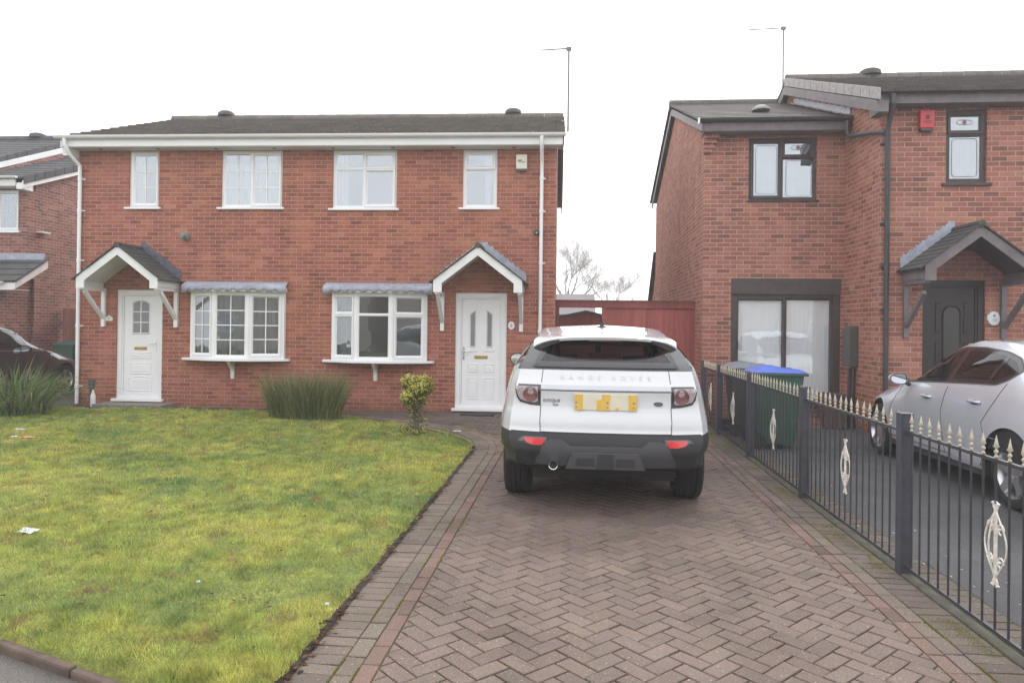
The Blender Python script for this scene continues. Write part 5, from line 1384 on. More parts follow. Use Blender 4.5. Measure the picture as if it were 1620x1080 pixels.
def bcol(base, var=.12):
    v = 1+R.gauss(0, var*.8); return tuple(max(.01, c*v*(1+R.uniform(-.025, .025))) for c in base)
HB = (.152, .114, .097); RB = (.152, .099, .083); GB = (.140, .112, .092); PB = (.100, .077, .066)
xl, xr = -1.27, 2.15
dr = MB(); w = .0970; g = .0036; c45 = math.sqrt(.5)
XL, XR = xl+.377, xr-.40
for i in range(-120, 230):
    for j in range(-120, 230):
        k = (i-j) % 4
        if k == 0: q = [(i, j), (i+2, j), (i+2, j+1), (i, j+1)]
        elif k == 3: q = [(i, j), (i+1, j), (i+1, j+2), (i, j+2)]
        else: continue
        x0, y0 = i*w, j*w; xx, yy = (x0-y0)*c45+.4, (x0+y0)*c45+.3
        if not (XL-.3 < xx < XR+.3 and .2 < yy < 13.4): continue
        ax, ay = q[0][0]*w+g, q[0][1]*w+g; bx, by = q[2][0]*w-g, q[2][1]*w-g
        P = [((a-b)*c45+.4, (a+b)*c45+.3) for a, b in ((ax, ay), (bx, ay), (bx, by), (ax, by))]
        P = clip(P, -1, 0, -XL-g); P = clip(P, 1, 0, XR-g); P = clip(P, 0, 1, 13.25)
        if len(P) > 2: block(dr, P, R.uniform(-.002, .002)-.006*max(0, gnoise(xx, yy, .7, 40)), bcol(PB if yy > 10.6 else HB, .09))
def course(x0, x1, y0, y1, step, base, var=.12):
    y = y0+R.uniform(0, step)
    while y < y1:
        block(dr, [(x0+g, y+g), (x1-g, y+g), (x1-g, y+step-g), (x0+g, y+step-g)], R.uniform(-.002, .002), bcol(base, var)); y += step
course(xl+.288, xl+.377, .2, 8.9, w*2, RB, .16); course(xl+.190, xl+.288, .2, 8.9, w*2, GB); course(xl+.003, xl+.190, .2, 9.0, w, GB)
course(xr-.40, xr-.31, .2, 13.2, w*2, RB, .16); course(xr-.31, xr-.212, .2, 13.2, w*2, GB); course(xr-.212, xr-.01, .2, 13.2, w, tuple(c*.82 for c in GB))
course(2.225, 2.43, .2, 12.4, w, tuple(c*.75 for c in GB))
# curved border turning towards the front path, and path blocks
curve = [(-1.06, 8.9), (-1.10, 9.4), (-1.24, 9.95), (-1.55, 10.5), (-1.95, 10.95), (-2.5, 11.35), (-3.2, 11.7), (-4.0, 12.0)]
def ribbon(off0, off1, step, base):
    P = resample([(x, y) for x, y in curve], 60, closed=False); n = int(plen(P)/step); Q = resample(P, n+1, closed=False)
    def nrm(i):
        a, b = Q[max(0, i-1)], Q[min(n, i+1)]; dx, dy = b[0]-a[0], b[1]-a[1]; l = math.hypot(dx, dy); return (dy/l, -dx/l)
    for i in range(n):
        n0, n1 = nrm(i), nrm(i+1); a, b = Q[i], Q[i+1]
        block(dr, [(a[0]+n0[0]*off0, a[1]+n0[1]*off0), (a[0]+n0[0]*(off1-.004), a[1]+n0[1]*(off1-.004)), (b[0]+n1[0]*(off1-.004), b[1]+n1[1]*(off1-.004)), (b[0]+n1[0]*off0-.003, b[1]+n1[1]*off0-.003)], R.uniform(0, .002), bcol(base, .14))
ribbon(.078, .168, .2, RB); ribbon(-.02, .078, .2, GB); ribbon(-.21, -.02, .1, tuple(c*.9 for c in GB))
pathpoly = [(-.86, 8.9), (-.90, 9.4), (-1.04, 10.0), (-1.38, 10.65), (-1.83, 11.13), (-2.4, 11.54), (-3.1, 11.9), (-3.9, 12.19), (-5.2, 12.3), (-5.2, 13.1), (-.86, 13.1)]
y = 8.9; row = 0
while y < 13.1:
    x = -5.2+(row % 2)*w
    while x < -.86:
        if inside((x+w, y+w/2), pathpoly) : block(dr, [(x+g, y+g), (x+2*w-g, y+g), (x+2*w-g, y+w-g), (x+g, y+w-g)], R.uniform(-.004, -.001), bcol(PB, .15))
        x += 2*w
    y += w; row += 1
structure('driveway', dr, M['block'], doubles=False)
m = MB(); m.prism([(-1.275, -1.2), (2.5, -1.2), (2.5, 13.3), (-5.3, 13.3), (-5.3, 11.9), (-3.2, 11.4), (-1.9, 10.2), (-1.36, 9.2), (-1.275, 8.6)], 2, -.06, -.012)
def jt():
    t = NT('mossy_joint_sand'); n = t.noise(4.5, detail=7, rough=.7)
    sx = t.add('ShaderNodeSeparateXYZ'); t.link(t.obj(), sx.inputs[0])
    d = t.math('ABSOLUTE', t.math('SUBTRACT', sx.outputs[0], .40)); e = t.ramp(d, [(.9/3, (0, 0, 0)), (1.5/3, (1, 1, 1))])
    n2 = t.math('ADD', n, t.math('MULTIPLY', t.ramp(t.math('DIVIDE', d, 3.0), [(.28, (0, 0, 0)), (.5, (1, 1, 1))]), .16))
    t.col(t.ramp(n2, [(.38, (.045, .034, .024)), (.52, (.085, .068, .032)), (.64, (.15, .15, .03)), (.8, (.22, .23, .04))])); t.rough(.95); t.bump(t.noise(90), .6, .006); return t.m
M['joint'] = jt()
structure('paving_bed', m, M['joint'])
m = MB(); m.box(2.145, 2.215, .2, 12.35, -.05, .006); structure('fence_kerb', m, plain('mossy_concrete_kerb', (.085, .08, .058), .9, .4, 9, bump=.4), bevel=.006)
# wide ground, tarmac and street
def tarmac(name, c, moss=.25):
    t = NT(name); c1 = t.ramp(t.noise(170, detail=3), [(.32, tuple(x*.5 for x in c)), (.52, c), (.72, tuple(x*2.0 for x in c))])
    c1 = t.mix(1.0, c1, t.ramp(t.noise(.9, detail=6), [(.35, (.75, .76, .76)), (.65, (1.2, 1.2, 1.18))]), 'MULTIPLY')
    mm = t.ramp(t.noise(2.3, detail=8, rough=.75), [(.58, (0, 0, 0)), (.72, (1, 1, 1))]); c1 = t.mix(t.math('MULTIPLY', mm, moss), c1, (.10, .115, .045))
    t.col(c1); t.rough(.85); t.bump(t.noise(140), .9, .006); return t.m
M['tarmac'] = tarmac('tarmac_drive', (.070, .068, .072), .15); M['pave'] = tarmac('footpath_tarmac', (.13, .115, .105), .3)
M['earth'] = plain('garden_soil', (.055, .042, .032), .95, .4, 20, bump=.9)
m = MB(); m.add([(-44, -34, -.075), (44, -34, -.075), (44, 79, -.075), (-44, 79, -.075)], [(0, 1, 2, 3)]); structure('ground', m, plain('rough_grass_ground', (.10, .12, .05), .95, .3, .5))
m = MB(); m.add([(2.44, -1.2, -.008), (10.5, -1.2, -.008), (10.5, 12.6, -.008), (2.44, 12.6, -.008)], [(0, 1, 2, 3)]); structure('neighbour_drive', m, M['tarmac'])
m = MB(); m.add([(-16, 4.5, -.03), (-9.7, 4.5, -.03), (-9.7, 17.0, -.03), (-16, 17.0, -.03)], [(0, 1, 2, 3)]); structure('left_drive', m, M['tarmac'])
# footpath and road in front of the lawn (the camera stands at the kerb)
K0, K1 = (-2.06, 2.972), (-2.80, 3.255); kd = ((K1[0]-K0[0]), (K1[1]-K0[1])); kl = math.hypot(*kd); kd = (kd[0]/kl, kd[1]/kl)
KA = (K0[0]-kd[0]*.95, K0[1]-kd[1]*.95); KB = (K0[0]+kd[0]*8.0, K0[1]+kd[1]*8.0)
m = MB(); m.add([(KB[0], KB[1]+.02, -.04), (-16, KB[1]+2, -.04), (-16, -1.2, -.04), (-1.3, -1.2, -.04), (-1.3, KA[1], -.04), (KA[0], KA[1], -.04)], [(0, 1, 2, 3, 4, 5)]); structure('footpath', m, M['pave'])
m = MB(); m.add([(-43, -8.5, -.065), (43, -8.5, -.065), (43, -1.2, -.065), (-43, -1.2, -.065)], [(0, 1, 2, 3)]); structure('road', m, M['tarmac'])
m = MB(); m.box(-43, 43, -1.32, -1.2, -.09, .0); structure('road_kerb', m, M['mortar'])
m = MB(); nn = (-kd[1], kd[0]); t = 0; tot = 9.2
while t < tot:
    L_ = .60; a = (KA[0]+kd[0]*t, KA[1]+kd[1]*t)
    m.obox((a[0], a[1], 0), (kd[0], kd[1], 0), (-nn[0], -nn[1], 0), (0, 0, 1), .004, L_-.004, -.0, .046, -.08, .006+R.uniform(-.006, .006)); t += L_
structure('lawn_edging', m, plain('red_brown_edging_kerb', (.13, .092, .075), .9, .35, 9, bump=.5), bevel=.014)

# lawn -------------------------------------------------------------
back = [(-1.30, 8.9), (-1.34, 9.15), (-1.5, 9.5), (-1.85, 10.02), (-2.2, 10.4), (-2.75, 10.95), (-3.5, 11.5), (-4.4, 11.95), (-5.5, 12.15), (-9.6, 12.0), (-9.9, 11.5)]
off = .06
lawn = [(KA[0]-nn[0]*-.0+.0, KA[1]+.07), (-1.285, 2.9), (-1.285, 5), (-1.29, 7), *back, (-9.9, KB[1]+.3), (KB[0]-nn[0]*off*0, KB[1]+.07)]
lawn[0] = (-1.285, KA[1]+.07)
def lawn_h(x, y): return .030+.022*gnoise(x, y, 1.3)+.020*gnoise(x, y, 5.5, 3)
def edge_d(x, y):
    best = 9
    for i in range(len(lawn)):
        a, b = lawn[i], lawn[(i+1) % len(lawn)]; dx, dy = b[0]-a[0], b[1]-a[1]; l2 = dx*dx+dy*dy
        if l2 == 0: continue
        t = max(0, min(1, ((x-a[0])*dx+(y-a[1])*dy)/l2)); best = min(best, math.hypot(x-a[0]-dx*t, y-a[1]-dy*t))
    return best
bm = bmesh.new(); bm.faces.new([bm.verts.new((x, y, 0)) for x, y in lawn])
for ax, lo, hi, st in ((0, -9.9, -1.3, .06), (1, 2.5, 12.2, .06)):
    v = lo+st
    while v < hi:
        co = [0, 0, 0]; no = [0, 0, 0]; co[ax] = v; no[ax] = 1
        bmesh.ops.bisect_plane(bm, geom=bm.verts[:]+bm.edges[:]+bm.faces[:], plane_co=co, plane_no=no); v += st
for v in bm.verts:
    e = edge_d(v.co.x, v.co.y); k = min(1, e/.10); v.co.z = (lawn_h(v.co.x, v.co.y)+.008*gnoise(v.co.x, v.co.y, 17, 5))*k-.03*(1-k)
me = bpy.data.meshes.new('lawn'); bm.to_mesh(me); bm.free()
def lawn_mat():
    t = NT('mossy_turf')
    n = t.noise(1.15, detail=7, rough=.68); c = t.ramp(n, [(.34, (.15, .19, .05)), (.45, (.24, .27, .06)), (.56, (.36, .35, .075)), (.68, (.44, .39, .09))])
    c = t.mix(1.0, c, t.ramp(t.noise(45, detail=5, rough=.7), [(.30, (.45, .48, .45)), (.55, (1, 1, 1)), (.75, (1.35, 1.35, 1.2))]), 'MULTIPLY')
    br = t.ramp(t.noise(2.6, detail=7, rough=.75), [(.62, (0, 0, 0)), (.74, (1, 1, 1))]); c = t.mix(t.math('MULTIPLY', br, .6), c, (.20, .13, .055))
    t.col(c); t.rough(.95); t.bump(t.noise(70, detail=6, rough=.7), 1.0, .02); return t.m
me.materials.append(lawn_mat()); me.polygons.foreach_set('use_smooth', [True]*len(me.polygons))
o = bpy.data.objects.new('lawn', me); C.objects.link(o); o['kind'] = 'structure'
# grass blades
rs = np.random.RandomState(3)
def blades(pts, name, mat, hfun, colfun, kind='stuff'):
    n = len(pts); V = np.zeros((n*3, 3), np.float32); Cc = np.zeros((n*3, 4), np.float32); Cc[:, 3] = 1
    for i, (x, y, z) in enumerate(pts):
        h, w_ = hfun(x, y); a = rs.uniform(0, 6.283); l = h*rs.uniform(.2, 1.1); b = rs.uniform(0, 6.283)
        V[i*3] = (x-math.cos(a)*w_, y-math.sin(a)*w_, z-.004); V[i*3+1] = (x+math.cos(a)*w_, y+math.sin(a)*w_, z-.004)
        V[i*3+2] = (x+math.cos(b)*l, y+math.sin(b)*l, z+h); Cc[i*3:i*3+3, :3] = colfun(x, y)
    me = bpy.data.meshes.new(name); me.vertices.add(n*3); me.vertices.foreach_set('co', V.ravel()); me.loops.add(n*3); me.loops.foreach_set('vertex_index', np.arange(n*3, dtype=np.int32))
    me.polygons.add(n); me.polygons.foreach_set('loop_start', np.arange(0, n*3, 3, dtype=np.int32)); me.polygons.foreach_set('loop_total', np.full(n, 3, np.int32)); me.update(calc_edges=True)
    a = me.color_attributes.new('Col', 'FLOAT_COLOR', 'CORNER'); a.data.foreach_set('color', Cc.ravel()); me.materials.append(mat)
    o = bpy.data.objects.new(name, me); C.objects.link(o); return tag(o, kind=kind)
M['blade'] = attr_mat('grass_blade', .7, .25, transl=.35)
pts = []
while len(pts) < 300000:
    u = rs.uniform(0, 1); y = 2.6+9.6*u**1.75; x = rs.uniform(-9.8, -1.24)
    if abs((x+1.2)) > y*.92+1.2: continue
    if not inside((x+.035*gnoise(x, y, 8, 50)-.005, y+.03*gnoise(x, y, 8, 60)), lawn): continue
    g_ = gnoise(x, y, 1.1, 9)+.5*gnoise(x, y, 4, 2)
    if rs.uniform(-1.1, .9) > g_+.35: continue
    pts.append((x, y, lawn_h(x, y)))
def gh(x, y):
    k = .5+.5*gnoise(x, y, 1.1, 9); t = gnoise(x, y, 6.5, 14); return (rs.uniform(.009, .026)*(1+.5*k)*(1+.02*y)*(1+(1.1 if t > .3 else .4*t)), .0013+.00030*y)
def gc(x, y):
    a = .8*gnoise(x, y, .9, 4)+.75*gnoise(x, y, 3.1, 8)+.4*gnoise(x, y, 8, 8)+rs.uniform(-.25, .25)
    if gnoise(x, y, 3.7, 21) > .38 and rs.uniform() < .6: return (.30, .20, .10)
    if rs.uniform() < .04: return (.30, .25, .12)
    c0, c1, c2 = (.18, .28, .11), (.34, .40, .10), (.53, .51, .14)
    t = max(-1, min(1, a*1.5)); A, B = (c1, c2) if t > 0 else (c1, c0); t = abs(t); v = rs.uniform(.62, 1.3)*(1+.50*gnoise(x, y, 7, 1)+.40*gnoise(x, y, 19, 6))
    return tuple((p*(1-t)+q*t)*v for p, q in zip(A, B))
blades(pts, 'grass', M['blade'], gh, gc)
# dark soil edge, bare soil strip and bed
m = MB(); 
def strip(P, w0, z):
    for a, b in zip(P[:-1], P[1:]):
        dx, dy = b[0]-a[0], b[1]-a[1]; l = math.hypot(dx, dy); nx, ny = dy/l*w0, -dx/l*w0
        m.add([(a[0]-nx, a[1]-ny, z), (a[0]+nx, a[1]+ny, z+.004), (b[0]+nx, b[1]+ny, z+.004), (b[0]-nx, b[1]-ny, z)], [(0, 1, 2, 3)])
m.add([(-9.9, 11.9, -.012), (-5.1, 12.05, -.012), (-5.1, 13.0, -.012), (-9.9, 12.9, -.012)], [(0, 1, 2, 3)])
bedp = [(-2.75, 10.80), (-2.35, 10.55), (-1.85, 10.10), (-1.48, 9.55), (-1.33, 9.22), (-1.8, 9.30), (-2.35, 9.55), (-2.7, 10.0)]
m.add([(x, y, .022+.01*math.sin(x*9+y*5)) for x, y in bedp], [tuple(range(len(bedp)))])
m.add([(-1.32, 2.6, -.010), (-1.245, 2.6, -.006), (-1.245, 9.0, -.006), (-1.32, 9.0, -.010)], [(0, 1, 2, 3)])
structure('soil', m, M['earth'], doubles=False)
m = MB(); P = resample([(-1.30, 9.15), (-1.46, 9.6), (-1.83, 10.13), (-2.2, 10.5), (-2.75, 11.02), (-3.5, 11.58)], 30, closed=False)
for a, b in zip(P[:-1], P[1:]): m.tube([(a[0], a[1], .012), (b[0], b[1], .012)], .022, 6)
structure('bed_edging', m, plain('dark_edging_strip', (.07, .045, .035), .8, .3, 9))
# leaf litter along the lawn edge, crumbs on the paving
M['leaf'] = attr_mat('dead_leaf', .8, .2)
m = MB()
def leaf(x, y, z, s, col):
    a = R.uniform(0, 6.28); ca, sa = math.cos(a)*s, math.sin(a)*s; k = R.uniform(.3, .6); h = s*R.uniform(.1, .5)
    m.add([(x-ca, y-sa, z), (x+sa*k, y-ca*k, z+h), (x+ca, y+sa, z+h*.3), (x-sa*k, y+ca*k, z+h*.7)], [(0, 1, 2), (0, 2, 3)], col)
for i in range(520):
    y = R.uniform(2.7, 9.1) if R.random() < .8 else R.uniform(3, 7); leaf(-1.275+R.gauss(0, .022), y, R.uniform(-.002, .02), R.uniform(.008, .03), R.choice([(.045, .022, .014), (.09, .045, .025), (.13, .07, .04), (.03, .02, .016)]))
for i in range(260): leaf(R.uniform(-7, -1.4), 3.2+8*R.random()**1.5, .052, R.uniform(.01, .028), R.choice([(.05, .03, .02), (.12, .075, .04), (.20, .12, .06)]))
for i in range(60): leaf(R.uniform(-1.2, 2.1), R.uniform(3, 11), .003, R.uniform(.006, .016), R.choice([(.05, .03, .02), (.12, .08, .05)]))
for i in range(70): leaf(R.uniform(2.25, 2.8), R.uniform(2.5, 11), .003, R.uniform(.006, .018), (.45, .43, .38))
for i in range(40): leaf(R.uniform(-2.5, -1.4), R.uniform(9.3, 10.3), .035, R.uniform(.01, .02), R.choice([(.05, .03, .02), (.14, .09, .05), (.25, .2, .12)]))
tag(m.build('fallen_leaves', M['leaf'], None, doubles=False), kind='stuff')
# moss in the joints beside the railings
pts = []
while len(pts) < 30000:
    if rs.uniform() < .6: x, y = rs.normal(2.10, .06), rs.uniform(2.6, 12)
    elif rs.uniform() < .5: x, y = rs.normal(2.30, .05), rs.uniform(2.6, 12)
    else: x, y = rs.choice([xl+.19, xl+.288, xl+.377, xr-.212])+rs.normal(0, .004), rs.uniform(2.7, 7)
    if gnoise(x, y, 2.2, 30) < .12: continue
    pts.append((x, y, .0 if x < 2.1 else -.004))
blades(pts, 'moss', M['blade'], lambda x, y: (rs.uniform(.003, .009), .0022), lambda x, y: tuple(c*rs.uniform(.7, 1.2) for c in (.20, .21, .04)))

# ================================================================ railings
fence = thing('metal_fence', 'low black metal railings with slate grey square posts and cream spear tops beside the drive', 'fence', (2.18, 4.90, 0))
py_ = [2.86, 4.90, 6.95, 9.05, 10.92, 12.28]
for y in py_:
    m = MB(); yy = y-4.90; m.box(-.04, .04, yy-.04, yy+.04, -.02, 1.045); m.box(-.043, .043, yy-.043, yy+.043, 1.045, 1.056)
    m.build('post', M['rail'], fence, bevel=.005)
fin0 = None
fp = [(.005, 0), (.010, .004), (.010, .012), (.005, .018), (.007, .026), (.012, .034), (.007, .043), (.004, .048), (.009, .056), (.012, .064), (.009, .078), (.0055, .096), (.002, .116), (0, .124)]
fm_ = MB(); fm_.lathe(fp, (0, 0, 0), 2, 8)
for a in (0, 1):
    s = .017
    fm_.add([(0, -s, .062) if a else (-s, 0, .062), (0, 0, .048), (0, s, .062) if a else (s, 0, .062), (0, 0, .082)], [(0, 1, 2, 3)])
fmesh = fm_.build('finial', M['finial'], None, smooth=True, doubles=False); fdata = fmesh.data; bpy.data.objects.remove(fmesh)
# scroll ornament
def ornament():
    m = MB(); H = .21
    for s in (-1, 1):
        pts = [(0, s*(.004+.092*math.sin(math.pi*(k/24))**1.15), -H*.82+2*H*.82*k/24) for k in range(25)]
        m.tube(pts, .0048, 6)
        pts = [(s*.010, s*(.004+.040*math.sin(math.pi*(k/24))**1.15), -H*.82+2*H*.82*k/24) for k in range(25)]; 
        for zc in (-.085, .085):
            pts = [(0, s*(.048+.026*math.cos(a)), zc+.026*math.sin(a)) for a in [k*math.pi/8 for k in range(13)]]; m.tube(pts, .0042, 6)
            m.lathe([(0, -.009), (.009, 0), (0, .009)], (.0, s*.036, zc), 2, 8)
        for zc in (-H, H):
            pts = [(0, s*(.004+.018*math.sin(a)), zc+(-1 if zc > 0 else 1)*.02*(1-math.cos(a))+(.01 if zc > 0 else -.01)) for a in [k*math.pi/8 for k in range(10)]]; m.tube(pts, .0044, 6)
            m.lathe([(0, -.010), (.010, 0), (0, .010)], (0, s*.024, zc), 2, 8)
    for s in (-1,):
        pts = [(s*(.004+.030*math.sin(math.pi*(k/24))), 0, -H*.8+2*H*.8*k/24) for k in range(25)]; m.tube(pts, .0044, 6)
    m.lathe([(.009, -H), (.009, H)], (0, 0, 0), 2, 8)
    return m
for a, b in zip(py_[:-1], py_[1:]):
    y0, y1 = a+.04-4.90, b-.04-4.90; n = round((y1-y0)/.118); st = (y1-y0)/n
    m = MB(); m.box(-.013, .013, y0, y1, .925, .943); m.box(-.012, .012, y0, y1, .045, .062)
    ys = [y0+st*(k+.5) for k in range(n)]
    for y in ys: m.tube([(0, y, .060), (0, y, .927)], .0065, 8)
    p = m.build('railing_panel', M['bar'], fence)
    for y in ys:
        f = bpy.data.objects.new('finial', fdata); C.objects.link(f); f.parent = p; f.location = (0, y, .943); f.rotation_euler = (R.uniform(-.05, .05), R.uniform(-.05, .05), R.uniform(0, 1.5))
    o = ornament().build('scroll_ornament', M['ornament'], p, smooth=True, doubles=False); o.location = (0, ys[n//2], .50)

# ================================================================ timber gate, shed, far things
gt = thing('timber_gate', 'tall red stained board gate and fence closing the gap between the two houses', 'gate', (.9, 13.35, 0))
m = MB()
x = -.37
while x < 2.2:
    x2 = min(x+.1, 2.205); top = 1.96 if x > .49 else 1.50
    m.box(x+.002, x2-.002, 13.33, 13.352+R.uniform(-.002, .002), .03, top); x += .1
m.box(-.36, 2.19, 13.354, 13.364, .03, 1.48); m.box(.50, 2.19, 13.3541, 13.3639, 1.481, 1.955); m.build('boards', M['redfence'], gt, world=True)
m = MB(); m.box(-.38, 2.21, 13.30, 13.329, 1.95, 2.075); m.box(-.40, 2.22, 13.28, 13.37, 2.076, 2.095); m.build('top_rail', M['reddark'], gt, world=True)
m = MB(); m.box(-.37, -.30, 13.29, 13.329, .0, 1.95); m.build('post', M['reddark'], gt, world=True); m = MB(); m.box(.49, .55, 13.305, 13.329, .0, 1.95); m.build('post', M['redfence'], gt, world=True)
m = MB(); m.box(-.30, .49, 13.30, 13.329, 1.46, 1.52); m.build('middle_rail', M['reddark'], gt, world=True)
sh = thing('garden_shed', 'red board garden shed with a low pitched felt roof seen through the gate opening', 'shed', (.28, 19, 0))
m = MB(); m.prism([(-1.1, 0), (1.66, 0), (1.66, 1.68), (.28, 1.98), (-1.1, 1.68)], 1, 19, 21); m.build('wall', M['redfence'], sh, world=True)
m = MB()
for s in (-1, 1):
    m.prism([(.28, 1.985), (.28+s*1.5, 1.66), (.28+s*1.5, 1.70), (.28, 2.03)], 1, 18.9, 21.1)
m.build('roof', M['tile_slate'], sh, world=True)
lf = thing('timber_fence', 'faded red close board fence between the houses behind the black hatchback', 'fence', (-11.5, 17.2, 0))
m = MB(); x = -13.2
while x < -9.5: m.box(x+.003, x+.147, 17.2, 17.222+R.uniform(-.003, .003), .0, 1.90); x += .15
m.build('boards', M['oldfence'], lf, world=True)
m = MB(); m.box(-13.25, -9.5, 17.15, 17.199, .4, .49); m.box(-13.25, -9.5, 17.223, 17.26, 1.5, 1.58); m.build('rail', M['oldfence'], lf, world=True)
M['farroof'] = plain('far_roof', (.16, .14, .14), .9, .1, 1); M['farbrick'] = plain('far_brick', (.26, .15, .12), .9, .1, 1)
fh = thing('low_building', 'low building with a dark roof showing faintly in the mist above the timber gate', 'building', (-2, 42, 0))
m = MB(); m.box(-7, 1.4, 42, 48, 0, 2.35); m.build('wall', M['farbrick'], fh, world=True)
m = MB(); m.prism([(41.6, 2.3), (45, 3.65), (48.4, 2.3)], 0, -7.3, 1.2); m.build('roof', M['farroof'], fh, world=True)
# bare tree
M['bark'] = plain('bare_bark', (.16, .13, .115), .9, .2, 5)
def bare_tree(x, y, h, seed, label, spread=1.0):
    rr = random.Random(seed); t = thing('bare_tree', label, 'tree', (x, y, 0), 0, 'bare trees in the mist'); tr = MB(); cr = MB()
    def grow(mb, p, d, l, r, lev):
        pts = [p]; rs_ = [r]; q = p.copy(); dd = d.copy(); n = 5 if lev < 3 else 3
        for k in range(n):
            dd = (dd+Vector((rr.uniform(-.16, .16), rr.uniform(-.16, .16), rr.uniform(-.02, .10)))).normalized(); q = q+dd*(l/n); pts.append(q.copy()); rs_.append(r*(1-.55*(k+1)/n))
        mb.tube(pts, rs_, 6 if lev < 2 else 4 if lev < 4 else 3, caps=False)
        if lev >= 6: return
        nb = (5, 4, 4, 4, 4, 3)[lev]
        for k in range(nb):
            f = .35+.65*(k+1)/nb if lev else .5+.5*(k+1)/nb; i = min(n, max(1, int(f*n))); b = pts[i]; a = rr.uniform(0, 6.28); s = rr.uniform(.35, .85)*spread
            base = (pts[i]-pts[i-1]).normalized(); side = Vector((math.cos(a), math.sin(a), rr.uniform(-.1, .3))); nd = (base*(1-s*.4)+side*s).normalized()
            grow(cr, b, nd, l*rr.uniform(.55, .78), max(.006, rs_[i]*rr.uniform(.5, .75)), lev+1)
    grow(tr, Vector((0, 0, 0)), Vector((0, 0, 1)), h*.36, h*.020, 0)
    tr.build('trunk', M['bark'], t, doubles=False, smooth=True); cr.build('crown', M['bark'], t, doubles=False)
bare_tree(-1.0, 68, 14.2, 5, 'larger leafless tree in the mist beyond the gap between the houses')
bare_tree(3.2, 70, 10.2, 11, 'smaller leafless tree in the mist nearest the right-hand house', 1.1)
# house across the street, seen only in the window reflections
oh = thing('facing_house', 'unseen house facing from across the street, walls made pale for window reflections', 'house', (-3, -17, 0), math.pi)
m = MB(); wl = [(-4.2, -2.4, .9, 2.2), (2.4, 4.2, .9, 2.2), (-4.0, -2.6, 3.6, 4.8), (-.7, .7, 3.6, 4.8), (2.6, 4.0, 3.6, 4.8)]
wall_panel(m, 1, 0, .3, -6, 6, -.1, 5.0, wl); m.prism([(.3, -.1), (7, -.1), (7, 5), (3.6, 6.7), (.3, 5)], 0, -6, -5.7); m.prism([(.3, -.1), (7, -.1), (7, 5), (3.6, 6.7), (.3, 5)], 0, 5.7, 6); m.box(-5.7, 5.7, 6.7, 7, -.1, 5); m.build('wall', plain('reflection_pale_wall', (.40, .36, .33), .9, .1, 2), oh)  # pale wall in place of brick, to lighten reflections in the panes
m = MB(); courses(m, (-6.3, -.3, 5.0), (1, 0, 0), Vector((0, 3.9, 1.75)), 12.6, 4.27); courses(m, (-6.3, 7.5, 5.0), (1, 0, 0), Vector((0, -3.9, 1.75)), 12.6, 4.27); m.build('roof', M['tile'], oh)
for q in wl: window(oh, Fr((q[0], 0, q[2])), q[1]-q[0], q[3]-q[2], [(0, .5, 0, 1, 's', None), (.5, 1, 0, 1, 's', None)], M['upvc'], M['glass'], sill=(.05, .05, .05, .04))
door(oh, -.6, .4, .05, 2.15, 'left', M['upvc'], M['upvc'])
oh['group'] = 'houses across the street'
for dx in (-14, 14, 28, -28): c_ = copy_tree(oh); c_.location.x += dx

# ================================================================ bins
def wheelie(label, loc, rz, bmat, lmat, group='wheelie bins', lidbulge=True):
    t = thing('wheelie_bin', label, 'bin', loc, rz, group)
    m = MB()   # local: front (lid lip) towards +x, hinge/wheels at -x ; w along y
    b0, b1, w0, w1 = (-.22, .24), (-.30, .34), .22, .28
    n = 10; rows = []
    for k in range(n+1):
        f = k/n; z = .06+.92*f; xa, xb, ww = b0[0]+(b1[0]-b0[0])*f, b0[1]+(b1[1]-b0[1])*f, w0+(w1-w0)*f
        c = .045; rows.append([(xa+c, -ww, z), (xb-c, -ww, z), (xb, -ww+c, z), (xb, ww-c, z), (xb-c, ww, z), (xa+c, ww, z), (xa, ww-c, z), (xa, -ww+c, z)])
    vs = sum(rows, []); fs = [(k*8+i, k*8+(i+1) % 8, (k+1)*8+(i+1) % 8, (k+1)*8+i) for k in range(n) for i in range(8)]+[tuple(range(8))]
    m.add(vs, fs); b = m.build('bin_body', bmat, t, smooth=True, angle=25)
    m = MB(); m.box(-.34, .38, -.305, .305, .975, 1.01); m.box(-.37, -.34, -.22, .22, .985, 1.01); m.tube([(-.40, -.2, 1.02), (-.40, .2, 1.02)], .014, 8); m.box(-.40, -.36, -.20, -.17, .99, 1.03); m.box(-.40, -.36, .17, .20, .99, 1.03); m.build('rim', bmat, b, bevel=.008)
    m = MB(); nx, ny = 24, 18; vs = []
    for i in range(nx+1):
        for j in range(ny+1):
            u, v = i/nx, j/ny; x = -.33+.70*u; y = -.295+.59*v
            e = min(1, min(u, 1-u)*7, min(v, 1-v)*6); z = 1.015+.045*math.sin(min(1, e)*math.pi/2)+(.030*math.exp(-((u-.40)/.16)**2)*e)+.02*(1-u)*e
            if .62 < u < .9 and .2 < v < .8: z -= .014
            vs.append((x, y, z))
    m.add(vs, [(i*(ny+1)+j, (i+1)*(ny+1)+j, (i+1)*(ny+1)+j+1, i*(ny+1)+j+1) for i in range(nx) for j in range(ny)])
    m.build('lid', lmat, t, smooth=True, angle=50)
    m = MB(); m.tube([(-.26, -.25, .10), (-.26, .25, .10)], .012, 8); ax = m.build('axle', M['blackgut'], t)
    for y in (-.275, .275):
        m = MB(); m.lathe([(.03, -.022), (.095, -.024), (.10, -.012), (.10, .012), (.095, .024), (.03, .022)], (-.26, y, .10), 1, 20); m.build('wheel', M['tyre'], t, smooth=True)
    return t
M['bingreen'] = plain('dark_green_bin_plastic', (.035, .085, .06), .5, .12, 6); M['binblue'] = plain('blue_lid_plastic', (.075, .13, .50), .4, .1, 6)
